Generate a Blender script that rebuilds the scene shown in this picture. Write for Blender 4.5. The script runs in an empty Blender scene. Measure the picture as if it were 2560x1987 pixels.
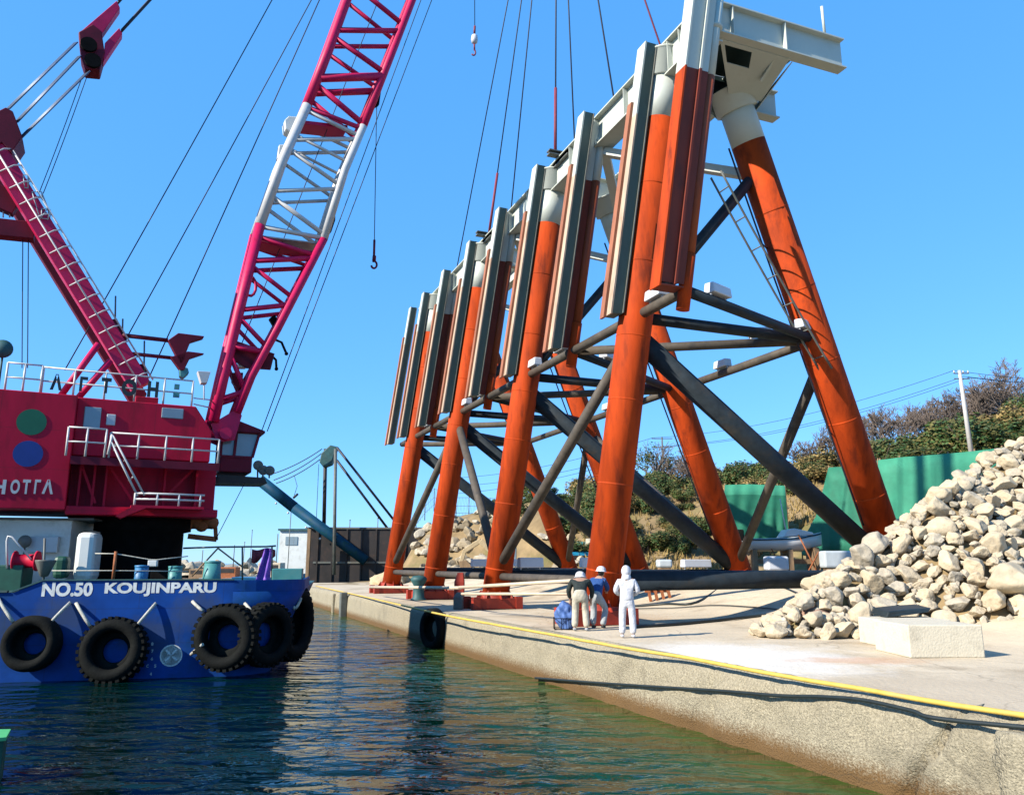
import bpy, bmesh, math, random
from mathutils import Vector as V, Matrix, noise as mnoise
R = math.radians
scene = bpy.context.scene

# ---------------------------------------------------------------- camera
F_PX, CX, CY, YH, CAM_H = 1996.0, 1280.0, 993.5, 1406.7, 1.86
PITCH = math.atan((YH - CY) / F_PX)
cam = bpy.data.cameras.new("camera"); camo = bpy.data.objects.new("camera", cam)
scene.collection.objects.link(camo)
cam.sensor_fit = 'HORIZONTAL'; cam.sensor_width = 36.0; cam.lens = 36.0 * F_PX / 2560.0
cam.clip_start = 0.1; cam.clip_end = 6000
camo.location = (0, 0, CAM_H); camo.rotation_euler = (math.pi / 2 + PITCH, 0, 0)
scene.camera = camo

# ---------------------------------------------------------------- light
SUN_EL = R(32)
SUN_TO = V((-0.86, -0.51, 0)).normalized() * math.cos(SUN_EL) + V((0, 0, math.sin(SUN_EL)))
world = bpy.data.worlds.new("World"); scene.world = world; world.use_nodes = True
nt = world.node_tree; nt.nodes.clear()
wo = nt.nodes.new('ShaderNodeOutputWorld'); wb = nt.nodes.new('ShaderNodeBackground')
sky = nt.nodes.new('ShaderNodeTexSky'); sky.sky_type = 'NISHITA'; sky.sun_disc = False
sky.sun_elevation = SUN_EL; sky.sun_rotation = math.atan2(SUN_TO.x, SUN_TO.y)
sky.altitude = 0; sky.air_density = 1.0; sky.dust_density = 0.0; sky.ozone_density = 4.0
hs = nt.nodes.new('ShaderNodeHueSaturation'); hs.inputs['Saturation'].default_value = 1.0
tint = nt.nodes.new('ShaderNodeMixRGB'); tint.blend_type = 'MULTIPLY'; tint.inputs[0].default_value = 1; tint.inputs[2].default_value = (0.95, 1.22, 1.48, 1)
flat = nt.nodes.new('ShaderNodeMixRGB'); flat.inputs[0].default_value = .55; flat.inputs[2].default_value = (0.62, 3.15, 7.6, 1)
nt.links.new(sky.outputs[0], tint.inputs[1]); nt.links.new(tint.outputs[0], flat.inputs[1]); nt.links.new(flat.outputs[0], hs.inputs['Color']); nt.links.new(hs.outputs[0], wb.inputs['Color'])
wb.inputs['Strength'].default_value = 0.082
nt.links.new(wb.outputs[0], wo.inputs['Surface'])
sl = bpy.data.lights.new("sun", 'SUN'); sl.energy = 5.0; sl.angle = R(0.5); sl.color = (1.0, 0.93, 0.82)
so = bpy.data.objects.new("sun", sl); scene.collection.objects.link(so)
so.rotation_euler = SUN_TO.to_track_quat('Z', 'Y').to_euler(); so.location = (-40, -30, 50)
scene.view_settings.view_transform = 'Standard'; scene.view_settings.look = 'None'
scene.view_settings.exposure = 1.10; scene.view_settings.gamma = 1.0
scene.cycles.max_bounces = 6
rnd = random.Random(7)

# ---------------------------------------------------------------- pixel rays
CAM = V((0, 0, CAM_H)); _c, _s = math.cos(PITCH), math.sin(PITCH)
def ray(x, y):
    u = (x - CX) / F_PX; v = (CY - y) / F_PX
    return V((u, _c - v * _s, _s + v * _c))
def G(x, y, z=0.0):
    r = ray(x, y); return CAM + r * ((z - CAM_H) / r.z)
def D(x, y, Y):
    r = ray(x, y); return CAM + r * (Y / r.y)
def PL(x, y, p, n):
    r = ray(x, y); return CAM + r * ((p - CAM).dot(n) / r.dot(n))
Z = V((0, 0, 1))

# ---------------------------------------------------------------- materials
def _n(t, typ): return t.nodes.new(typ)
def mat(name, col, rough=0.6, var=0.15, scale=2.0, bump=0.0, bscale=12.0, metal=0.0, spec=0.4,
        stain=None, samt=0.5, sscale=1.5, stretch=(1, 1, 1), zband=None, detail=5.0, coat=0.0, crack=None, seam=None):
    k_ = 0.55; col = [c * k_ for c in col]; stain = [c * k_ for c in stain] if stain else None
    if zband: zband = (zband[0], zband[1], [c * k_ for c in zband[2]])
    m = bpy.data.materials.new(name); m.use_nodes = True; t = m.node_tree
    b = t.nodes['Principled BSDF']
    tc = _n(t, 'ShaderNodeTexCoord'); mp = _n(t, 'ShaderNodeMapping'); mp.inputs['Scale'].default_value = stretch
    t.links.new(tc.outputs['Object'], mp.inputs['Vector'])
    nz = _n(t, 'ShaderNodeTexNoise'); nz.inputs['Scale'].default_value = scale; nz.inputs['Detail'].default_value = detail
    nz.inputs['Roughness'].default_value = 0.6
    t.links.new(mp.outputs[0], nz.inputs['Vector'])
    rp = _n(t, 'ShaderNodeValToRGB')
    rp.color_ramp.elements[0].position = 0.3; rp.color_ramp.elements[1].position = 0.7
    a = [max(0, c * (1 - var)) for c in col]; d = [min(1, c * (1 + var)) for c in col]
    rp.color_ramp.elements[0].color = (*a, 1); rp.color_ramp.elements[1].color = (*d, 1)
    t.links.new(nz.outputs['Fac'], rp.inputs['Fac'])
    out = rp.outputs['Color']
    if stain:
        n2 = _n(t, 'ShaderNodeTexNoise'); n2.inputs['Scale'].default_value = sscale; n2.inputs['Detail'].default_value = 8
        n2.inputs['Roughness'].default_value = 0.65
        t.links.new(mp.outputs[0], n2.inputs['Vector'])
        r2 = _n(t, 'ShaderNodeValToRGB'); r2.color_ramp.elements[0].position = 0.52; r2.color_ramp.elements[1].position = 0.68
        r2.color_ramp.elements[0].color = (0, 0, 0, 1); r2.color_ramp.elements[1].color = (samt, samt, samt, 1)
        t.links.new(n2.outputs['Fac'], r2.inputs['Fac'])
        mx = _n(t, 'ShaderNodeMixRGB'); mx.inputs[2].default_value = (*stain, 1)
        t.links.new(r2.outputs['Color'], mx.inputs[0]); t.links.new(out, mx.inputs[1]); out = mx.outputs[0]
    if zband:   # (z_low, z_high, colour): colour below z_low fading out at z_high, in object space
        sp = _n(t, 'ShaderNodeSeparateXYZ'); t.links.new(tc.outputs['Object'], sp.inputs[0])
        ad = _n(t, 'ShaderNodeMath'); ad.operation = 'MULTIPLY_ADD'; ad.inputs[1].default_value = 0.5
        t.links.new(nz.outputs['Fac'], ad.inputs[0]); t.links.new(sp.outputs['Z'], ad.inputs[2])
        mr = _n(t, 'ShaderNodeMapRange'); mr.inputs['From Min'].default_value = zband[0] + 0.25; mr.inputs['From Max'].default_value = zband[1] + 0.25
        mr.inputs['To Min'].default_value = 1; mr.inputs['To Max'].default_value = 0
        t.links.new(ad.outputs[0], mr.inputs['Value'])
        mx = _n(t, 'ShaderNodeMixRGB'); mx.inputs[2].default_value = (*zband[2], 1)
        t.links.new(mr.outputs[0], mx.inputs[0]); t.links.new(out, mx.inputs[1]); out = mx.outputs[0]
    if seam:    # (plate width, plate height): faint welded plate seams in the x/z plane
        sp2 = _n(t, 'ShaderNodeSeparateXYZ'); t.links.new(tc.outputs['Object'], sp2.inputs[0]); cb = _n(t, 'ShaderNodeCombineXYZ'); t.links.new(sp2.outputs['X'], cb.inputs['X']); t.links.new(sp2.outputs['Z'], cb.inputs['Y'])
        bk = _n(t, 'ShaderNodeTexBrick'); bk.inputs['Scale'].default_value = 1; bk.inputs['Brick Width'].default_value = seam[0]; bk.inputs['Row Height'].default_value = seam[1]; bk.inputs['Mortar Size'].default_value = .014; bk.inputs['Mortar Smooth'].default_value = .6
        t.links.new(cb.outputs[0], bk.inputs['Vector'])
        ml = _n(t, 'ShaderNodeMath'); ml.operation = 'MULTIPLY'; ml.inputs[1].default_value = .30; t.links.new(bk.outputs['Fac'], ml.inputs[0])
        mx = _n(t, 'ShaderNodeMixRGB'); mx.inputs[2].default_value = (.012, .012, .014, 1); t.links.new(ml.outputs[0], mx.inputs[0]); t.links.new(out, mx.inputs[1]); out = mx.outputs[0]
    if crack:   # (scale, width, amount): irregular dark crack lines
        dn = _n(t, 'ShaderNodeTexNoise'); dn.inputs['Scale'].default_value = crack[0] * 4; dn.inputs['Detail'].default_value = 6; t.links.new(mp.outputs[0], dn.inputs['Vector'])
        mv = _n(t, 'ShaderNodeMixRGB'); mv.inputs[0].default_value = .35 / crack[0] * .35; mv.blend_type = 'ADD'; t.links.new(mp.outputs[0], mv.inputs[1]); t.links.new(dn.outputs['Color'], mv.inputs[2])
        vo = _n(t, 'ShaderNodeTexVoronoi'); vo.feature = 'DISTANCE_TO_EDGE'; vo.inputs['Scale'].default_value = crack[0]; t.links.new(mv.outputs[0], vo.inputs['Vector'])
        mr = _n(t, 'ShaderNodeMapRange'); mr.inputs['From Min'].default_value = 0; mr.inputs['From Max'].default_value = crack[1]; mr.inputs['To Min'].default_value = crack[2]; mr.inputs['To Max'].default_value = 0
        t.links.new(vo.outputs['Distance'], mr.inputs['Value'])
        gt = _n(t, 'ShaderNodeMath'); gt.operation = 'MULTIPLY'; t.links.new(mr.outputs[0], gt.inputs[0]); t.links.new(nz.outputs['Fac'], gt.inputs[1])
        mx = _n(t, 'ShaderNodeMixRGB'); mx.inputs[2].default_value = (.035, .028, .018, 1); t.links.new(gt.outputs[0], mx.inputs[0]); t.links.new(out, mx.inputs[1]); out = mx.outputs[0]
    t.links.new(out, b.inputs['Base Color'])
    b.inputs['Roughness'].default_value = rough; b.inputs['Metallic'].default_value = metal
    b.inputs['Specular IOR Level'].default_value = spec
    if coat: b.inputs['Coat Weight'].default_value = coat
    if bump:
        n3 = _n(t, 'ShaderNodeTexNoise'); n3.inputs['Scale'].default_value = bscale; n3.inputs['Detail'].default_value = 8
        t.links.new(mp.outputs[0], n3.inputs['Vector'])
        bp = _n(t, 'ShaderNodeBump'); bp.inputs['Strength'].default_value = bump; bp.inputs['Distance'].default_value = 0.05
        t.links.new(n3.outputs['Fac'], bp.inputs['Height']); t.links.new(bp.outputs[0], b.inputs['Normal'])
    return m

MT = dict(
 rust=mat('rust_primer', (0.60, 0.066, 0.004), .8, .36, 1.6, .15, 9, spec=.2, stain=(0.20, 0.026, 0.006), samt=.8, sscale=2.3, stretch=(1, 1, .22)),
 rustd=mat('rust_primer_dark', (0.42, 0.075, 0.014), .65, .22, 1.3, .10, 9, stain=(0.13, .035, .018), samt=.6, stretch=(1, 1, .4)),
 webrust_shaded=mat('rust_primer_web_shade', (0.26, 0.035, 0.012), .7, .25, 1.3, .10, 9, stain=(0.09, .022, .014), samt=.6, stretch=(1, 1, .4)),  # rust primer darkened: the shade on the webs is put into the colour
 strip=mat('brown_rubbing_strip', (0.46, 0.17, 0.085), .75, .25, 2, .15, 12, stain=(.24, .07, .03), samt=.6, stretch=(1, 1, .2)),
 white=mat('white_marine_paint', (0.76, 0.80, 0.70), .5, .05, 1.0, .03, 10, stain=(.55, .52, .42), samt=.25, sscale=2),
 teal=mat('dark_column_paint_and_shade', (0.060, 0.110, 0.100), .5, .2, 1.5, .05, 8, stain=(.03, .04, .04), samt=.5, stretch=(1, 1, .3)),  # column paint, also the painted shade inside the gusset opening
 timber=mat('fender_timber', (0.66, 0.50, 0.36), .75, .2, 3, .15, 14, stain=(.40, .17, .08), samt=.7, sscale=2.2, stretch=(1, 1, .18)),
 rubber=mat('black_rubber', (0.009, 0.010, 0.009), .85, .35, 5, .2, 20, spec=.10, stain=(.03, .034, .024), samt=.3, sscale=3),
 tube=mat('brace_coating', (0.125, 0.104, 0.080), .65, .25, 2.5, .06, 12, spec=.2, stain=(.045, .05, .055), samt=.7, sscale=1.2),
 tubed=mat('brace_coating_black', (0.030, 0.042, 0.052), .6, .3, 2.5, .06, 12, spec=.15, stain=(.075, .058, .04), samt=.6, sscale=1.4),
 anode=mat('white_wrap', (0.82, 0.84, 0.88), .5, .04, 4, .05, 14),
 shoe=mat('red_oxide', (0.46, 0.042, 0.014), .6, .2, 2, .1, 10, stain=(.2, .03, .015), samt=.5),
 crimson=mat('crimson_boom_paint', (0.82, 0.010, 0.120), .5, .18, 1.5, .04, 8, stain=(.26, .01, .035), samt=.5, spec=.25),
 red=mat('red_house_paint', (0.72, 0.003, 0.045), .55, .18, .8, .03, 6, stain=(.28, .006, .02), samt=.7, spec=.2, sscale=.9, stretch=(1, 1, .3), seam=(1.9, 1.25)),
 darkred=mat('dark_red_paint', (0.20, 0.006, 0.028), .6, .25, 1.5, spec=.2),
 wpaint=mat('white_rail_paint', (0.80, 0.79, 0.76), .45, .05, 3, stain=(.5, .4, .3), samt=.3, sscale=4),
 black=mat('black_grease', (0.010, 0.009, 0.009), .8, .4, 3, spec=.05),
 wire2=mat('galvanised_rope', (0.13, 0.19, 0.30), .5, .2, 6, metal=.2),
 wire=mat('wire_rope', (0.035, 0.035, 0.050), .55, .2, 6, metal=.3),
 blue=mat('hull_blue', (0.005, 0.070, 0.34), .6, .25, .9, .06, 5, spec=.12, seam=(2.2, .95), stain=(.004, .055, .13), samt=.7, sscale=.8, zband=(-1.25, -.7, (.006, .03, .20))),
 deckgreen=mat('deck_green', (0.03, 0.12, 0.12), .6, .3, 2, stain=(.10, .07, .04), samt=.5),
 tealp=mat('teal_bollard_paint', (0.08, 0.34, 0.33), .5, .2, 3, stain=(.2, .15, .08), samt=.3),
 bluep=mat('blue_bollard_paint', (0.03, 0.22, 0.46), .5, .2, 3),
 letter=mat('lettering_paint', (0.92, 0.95, 0.90), .6, .2, 5, stain=(.35, .36, .25), samt=.5, sscale=6),
 dletter=mat('dark_lettering', (0.02, 0.035, 0.04), .6, .1, 5),
 discg=mat('green_disc_paint', (0.005, 0.16, 0.07), .5, .1, 2), discb=mat('blue_disc_paint', (0.006, 0.045, 0.30), .5, .1, 2),
 glass=mat('window_pane', (0.30, 0.38, 0.42), .08, .1, 2, spec=.8),
 panel=mat('grey_panel', (0.66, 0.72, 0.74), .5, .1, 3),
 shade=mat('pale_deckhouse_paint', (0.95, 0.98, 0.92), .5, .06, 1.2, stain=(.4, .4, .3), samt=.4),
 rope=mat('pale_rope', (0.62, 0.60, 0.50), .8, .2, 14, .3, 40),
 orange=mat('rusty_post', (0.42, 0.13, 0.04), .8, .3, 6),
 yellow=mat('yellow_hose', (0.80, 0.55, 0.10), .7, .15, 5, stain=(.62, .46, .22), samt=.5, sscale=1.2),
 cream=mat('cream_pipe', (0.82, 0.66, 0.46), .6, .1, 4),
 bhose=mat('black_hose', (0.020, 0.030, 0.030), .5, .25, 6),
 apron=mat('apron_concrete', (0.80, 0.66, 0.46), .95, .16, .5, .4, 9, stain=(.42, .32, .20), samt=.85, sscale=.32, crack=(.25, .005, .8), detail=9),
 wall=mat('quay_concrete', (0.46, 0.40, 0.275), .95, .42, 26.0, .9, 38, crack=(.6, .007, .7), stain=(.30, .26, .18), samt=.7, sscale=.7, zband=(-1.12, -.86, (.20, .11, .035)), detail=9),
 block=mat('cast_block', (0.86, 0.77, 0.58), .9, .08, 2, .25, 20, stain=(.42, .37, .27), samt=.5, sscale=2),
 stone=mat('quarry_stone', (0.72, 0.59, 0.40), .95, .24, 1.6, .8, 6, stain=(.30, .24, .15), samt=.45, sscale=2.2),
 stone2=mat('quarry_stone_grey', (0.60, 0.52, 0.39), .95, .24, 2.0, .8, 6, stain=(.25, .22, .17), samt=.7, sscale=1.8),
 bankstone=mat('bank_stone', (0.46, 0.37, 0.24), .95, .3, 1.6, .8, 6, stain=(.25, .20, .12), samt=.7, sscale=1.5),
 stonep=mat('quarry_stone_pink', (0.50, 0.31, 0.22), .9, .2, 2.0, .45, 7, stain=(.50, .30, .20), samt=.7, sscale=2),
 soil=mat('dry_soil', (0.36, 0.25, 0.12), .95, .3, .6, .4, 4, stain=(.14, .15, .03), samt=.8, sscale=.25, detail=9),
 net=mat('green_netting', (0.018, 0.22, 0.125), .75, .18, 1.6, .15, 5, stain=(.03, .22, .12), samt=.6, sscale=.6),
 net2=mat('pale_green_netting', (0.055, 0.37, 0.215), .75, .12, 1.6, .15, 5),
 leaf=mat('dark_leaf', (0.045, 0.115, 0.020), .7, .5, 1.2, stain=(.11, .17, .03), samt=.7, sscale=1.3),
 leafo=mat('olive_leaf', (0.135, 0.130, 0.030), .8, .4, 1.2, stain=(.25, .19, .05), samt=.7, sscale=1.1),
 grass=mat('dry_grass', (0.42, 0.29, 0.10), .9, .3, 1.5),
 twig=mat('bare_twig', (0.26, 0.20, 0.16), .9, .25, 3), bark=mat('bark', (0.14, 0.10, 0.07), .9, .3, 6, .3, 20),
 pole=mat('concrete_pole', (0.66, 0.63, 0.58), .8, .08, 4),
 hullb=mat('black_hull', (0.030, 0.022, 0.018), .6, .4, .7, stain=(.10, .05, .03), samt=.5),
 bluetube=mat('navy_tube', (0.005, 0.065, 0.13), .6, .25, 1.2, spec=.12, stain=(.02, .10, .05), samt=.5),
 steelg=mat('weathered_steel', (0.16, 0.17, 0.15), .6, .25, 3, stain=(.2, .11, .05), samt=.4),
 purple=mat('purple_sheet', (0.26, 0.10, 0.62), .5, .25, 3, .2, 6), maroon=mat('maroon_sheet', (0.28, .03, .05), .7, .2, 3),
 cyan=mat('cyan_body', (0.02, 0.36, 0.62), .45, .15, 2), boatw=mat('boat_gelcoat', (0.80, 0.81, 0.80), .35, .04, 2),
 wood=mat('rough_timber', (0.34, 0.22, 0.12), .85, .3, 3, .3, 14, stretch=(1, 1, .3)),
 skin=mat('skin', (0.52, 0.30, 0.20), .6, .05, 8), hair=mat('hair', (0.015, 0.012, 0.010), .6, .2, 10),
 cwhite=mat('white_cotton', (0.80, 0.80, 0.83), .9, .05, 8, .7, 9), cdark=mat('dark_jacket', (0.020, 0.032, 0.028), .85, .3, 8, .7, 9),
 cblue=mat('blue_jacket', (0.015, 0.085, 0.30), .85, .2, 8, .7, 9), ckhaki=mat('pale_trousers', (0.66, 0.60, 0.46), .9, .1, 8, .7, 9),
 cgrey=mat('grey_trousers', (0.48, 0.50, 0.50), .9, .1, 8, .7, 9), shoeb=mat('dark_shoe', (0.02, .02, .02), .7, .2, 8),
 bluebag=mat('blue_sack', (0.10, 0.20, 0.50), .6, .3, 5, .4, 9), sand=mat('sand', (0.62, 0.48, 0.28), .95, .15, 3, .4, 14),
 greenb=mat('light_green_paint', (0.12, 0.62, 0.22), .5, .1, 3), dkgreen=mat('dark_green_paint', (0.01, 0.10, 0.06), .5, .2, 3),
)

def patch(m, c, rad, col, amt, ns=.8):     # a stain with its own noisy outline, fixed on the surface
    t = m.node_tree; b = t.nodes['Principled BSDF']; src = b.inputs['Base Color'].links[0].from_socket
    g = _n(t, 'ShaderNodeNewGeometry'); vm = _n(t, 'ShaderNodeVectorMath'); vm.operation = 'SUBTRACT'; vm.inputs[1].default_value = c; t.links.new(g.outputs['Position'], vm.inputs[0])
    v2 = _n(t, 'ShaderNodeVectorMath'); v2.operation = 'DIVIDE'; v2.inputs[1].default_value = rad; t.links.new(vm.outputs[0], v2.inputs[0])
    ln = _n(t, 'ShaderNodeVectorMath'); ln.operation = 'LENGTH'; t.links.new(v2.outputs[0], ln.inputs[0])
    nz = _n(t, 'ShaderNodeTexNoise'); nz.inputs['Scale'].default_value = ns; nz.inputs['Detail'].default_value = 9; nz.inputs['Roughness'].default_value = .7; t.links.new(g.outputs['Position'], nz.inputs['Vector'])
    ad = _n(t, 'ShaderNodeMath'); ad.operation = 'MULTIPLY_ADD'; ad.inputs[1].default_value = 1.6; t.links.new(nz.outputs['Fac'], ad.inputs[0]); t.links.new(ln.outputs['Value'], ad.inputs[2])
    mr = _n(t, 'ShaderNodeMapRange'); mr.inputs['From Min'].default_value = 1.25; mr.inputs['From Max'].default_value = 1.75; mr.inputs['To Min'].default_value = amt; mr.inputs['To Max'].default_value = 0; t.links.new(ad.outputs[0], mr.inputs['Value'])
    mx = _n(t, 'ShaderNodeMixRGB'); mx.inputs[2].default_value = (*col, 1); t.links.new(mr.outputs[0], mx.inputs[0]); t.links.new(src, mx.inputs[1]); t.links.new(mx.outputs[0], b.inputs['Base Color'])
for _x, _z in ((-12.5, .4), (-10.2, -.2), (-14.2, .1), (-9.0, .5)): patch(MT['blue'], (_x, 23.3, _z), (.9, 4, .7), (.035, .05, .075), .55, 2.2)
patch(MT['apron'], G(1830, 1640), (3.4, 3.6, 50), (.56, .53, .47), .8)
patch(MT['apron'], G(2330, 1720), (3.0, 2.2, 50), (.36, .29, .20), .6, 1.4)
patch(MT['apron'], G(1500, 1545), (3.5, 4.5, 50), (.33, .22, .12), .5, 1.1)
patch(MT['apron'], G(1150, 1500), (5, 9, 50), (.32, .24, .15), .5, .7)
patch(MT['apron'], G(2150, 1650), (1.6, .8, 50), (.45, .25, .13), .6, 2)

# ---------------------------------------------------------------- mesh builder
ORIG = {}
def link(o): scene.collection.objects.link(o); return o
def tag(o, label=None, cat=None, group=None, kind=None):
    if label: o['label'] = label
    if cat: o['category'] = cat
    if group: o['group'] = group
    if kind: o['kind'] = kind
    return o
def thing(name, loc, label, cat, group=None):
    o = bpy.data.objects.new(name, None); link(o); o.location = loc; o.empty_display_size = .2
    ORIG[o.name] = V(loc); return tag(o, label, cat, group)
def basis(d):
    d = d.normalized(); a = V((0, 0, 1)) if abs(d.z) < .95 else V((1, 0, 0))
    x = d.cross(a).normalized(); y = d.cross(x).normalized(); return x, y, d
class MB:
    def __init__(s): s.v = []; s.f = []; s.m = []; s.sm = []
    def face(s, idx, m=0, sm=False): s.f.append(tuple(idx)); s.m.append(m); s.sm.append(sm)
    def add(s, pts): i = len(s.v); s.v.extend(V(p) for p in pts); return i
    def obox(s, o, a, b, c, m=0):     # origin corner + three edge vectors
        o, a, b, c = V(o), V(a), V(b), V(c)
        if a.cross(b).dot(c) < 0: a, b = b, a
        i = s.add([o, o + a, o + a + b, o + b, o + c, o + a + c, o + a + b + c, o + b + c])
        for q in ((0, 3, 2, 1), (4, 5, 6, 7), (0, 1, 5, 4), (1, 2, 6, 5), (2, 3, 7, 6), (3, 0, 4, 7)): s.face([i + k for k in q], m)
        return s
    def box(s, cx, cy, cz, sx, sy, sz, m=0, yaw=0.0):
        a = V((math.cos(yaw), math.sin(yaw), 0)) * sx; b = V((-math.sin(yaw), math.cos(yaw), 0)) * sy
        c = V((0, 0, sz)); return s.obox(V((cx, cy, cz)) - a / 2 - b / 2 - c / 2, a, b, c, m)
    def beam(s, p, q, w, h, up=Z, m=0):   # rectangular bar p->q
        p, q = V(p), V(q); d = q - p; x = d.cross(up)
        if x.length < 1e-6: x = V((1, 0, 0))
        x.normalize(); y = x.cross(d).normalized()
        return s.obox(p - x * w / 2 - y * h / 2, d, x * w, y * h, m)
    def tube(s, p, q, r, r2=None, n=12, cap=True, m=0):
        p, q = V(p), V(q); r2 = r if r2 is None else r2
        if (q - p).length < 1e-6: return s
        x, y, d = basis(q - p)
        i = s.add([p + (x * math.cos(2 * math.pi * k / n) + y * math.sin(2 * math.pi * k / n)) * r for k in range(n)] +
                  [q + (x * math.cos(2 * math.pi * k / n) + y * math.sin(2 * math.pi * k / n)) * r2 for k in range(n)])
        for k in range(n):
            k2 = (k + 1) % n; s.face((i + k, i + n + k, i + n + k2, i + k2), m, True)
        if cap:
            s.face([i + k for k in range(n)], m); s.face([i + n + k for k in reversed(range(n))], m)
        return s
    def path(s, pts, r, n=8, m=0, cap=True):
        pts = [V(p) for p in pts]; rr = r if isinstance(r, (list, tuple)) else [r] * len(pts)
        d0 = (pts[1] - pts[0]).normalized(); x, y, _ = basis(d0); base = len(s.v)
        for j, p in enumerate(pts):
            d = (pts[min(j + 1, len(pts) - 1)] - pts[max(j - 1, 0)]).normalized()
            x = (x - d * x.dot(d)).normalized(); y = d.cross(x)
            s.add([p + (x * math.cos(2 * math.pi * k / n) + y * math.sin(2 * math.pi * k / n)) * rr[j] for k in range(n)])
        for j in range(len(pts) - 1):
            for k in range(n):
                k2 = (k + 1) % n; a = base + j * n
                s.face((a + k, a + k2, a + n + k2, a + n + k), m, True)
        if cap:
            s.face([base + k for k in reversed(range(n))], m); e = base + (len(pts) - 1) * n; s.face([e + k for k in range(n)], m)
        return s
    def prism(s, poly, ext, m=0):
        poly = [V(p) for p in poly]; ext = V(ext); n = len(poly)
        nn = V((0, 0, 0))
        for k in range(n): nn += poly[k].cross(poly[(k + 1) % n])
        if nn.dot(ext) > 0: poly = poly[::-1]
        i = s.add(poly + [p + ext for p in poly])
        s.face([i + k for k in range(n)], m); s.face([i + n + k for k in reversed(range(n))], m)
        for k in range(n):
            k2 = (k + 1) % n; s.face((i + k, i + n + k, i + n + k2, i + k2), m)
        return s
    def lathe(s, c, axis, prof, n=24, m=0, closed=False, sm=True):   # prof: (radius, along)
        x, y, d = basis(V(axis)); c = V(c); b = len(s.v); k0 = len(prof)
        for (r, a) in prof:
            s.add([c + d * a + (x * math.cos(2 * math.pi * k / n) + y * math.sin(2 * math.pi * k / n)) * r for k in range(n)])
        for j in range(k0 if closed else k0 - 1):
            j2 = (j + 1) % k0
            for k in range(n):
                k2 = (k + 1) % n; s.face((b + j * n + k, b + j * n + k2, b + j2 * n + k2, b + j2 * n + k), m, sm)
        if not closed:
            if prof[0][0] > 1e-4: s.face([b + k for k in reversed(range(n))], m)
            e = b + (k0 - 1) * n
            if prof[-1][0] > 1e-4: s.face([e + k for k in range(n)], m)
        return s
    def ball(s, c, r, n=12, m=0, sq=(1, 1, 1)):
        c = V(c); b = len(s.v); h = n // 2
        for j in range(h + 1):
            t = math.pi * j / h
            s.add([c + V((math.sin(t) * math.cos(2 * math.pi * k / n) * r * sq[0], math.sin(t) * math.sin(2 * math.pi * k / n) * r * sq[1], math.cos(t) * r * sq[2])) for k in range(n)])
        for j in range(h):
            for k in range(n):
                k2 = (k + 1) % n; s.face((b + j * n + k, b + (j + 1) * n + k, b + (j + 1) * n + k2, b + j * n + k2), m, True)
        return s
    def build(s, name, mats, parent=None, origin=None, bevel=0.0, fixn=False):
        me = bpy.data.meshes.new(name)
        o = bpy.data.objects.new(name, me); link(o)
        if parent is not None: org = ORIG[parent.name]; o.parent = parent
        else:
            org = V(origin) if origin is not None else V((0, 0, 0)); o.location = org
        ORIG[o.name] = org
        me.from_pydata([tuple(p - org) for p in s.v], [], s.f)
        for mm in (mats if isinstance(mats, (list, tuple)) else [mats]): me.materials.append(MT[mm] if isinstance(mm, str) else mm)
        me.polygons.foreach_set('material_index', s.m); me.polygons.foreach_set('use_smooth', s.sm)
        if fixn:
            bm = bmesh.new(); bm.from_mesh(me); bmesh.ops.remove_doubles(bm, verts=bm.verts, dist=1e-4)
            bmesh.ops.recalc_face_normals(bm, faces=bm.faces); bm.to_mesh(me); bm.free()
        me.update()
        if bevel:
            md = o.modifiers.new('bevel', 'BEVEL'); md.width = bevel; md.segments = 2; md.limit_method = 'ANGLE'; md.angle_limit = R(40)
        return o
def copy_tree(o, parent=None):
    c = o.copy(); link(c); c.parent = parent; ORIG[c.name] = ORIG.get(o.name, V((0, 0, 0)))
    for ch in list(o.children): copy_tree(ch, c)
    return c
def sag(p, q, s, n=14):
    p, q = V(p), V(q); return [p.lerp(q, i / n) - Z * (4 * s * (i / n) * (1 - i / n)) for i in range(n + 1)]
def text_mesh(txt, size, thick=0.01, offset=0.0):
    cu = bpy.data.curves.new('t', 'FONT'); cu.body = txt; cu.size = size; cu.extrude = thick; cu.offset = offset
    cu.resolution_u = 4
    ob = bpy.data.objects.new('t', cu); link(ob); dg = bpy.context.evaluated_depsgraph_get(); dg.update()
    me = bpy.data.meshes.new_from_object(ob.evaluated_get(dg)); bpy.data.objects.remove(ob); bpy.data.curves.remove(cu)
    return me
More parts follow.
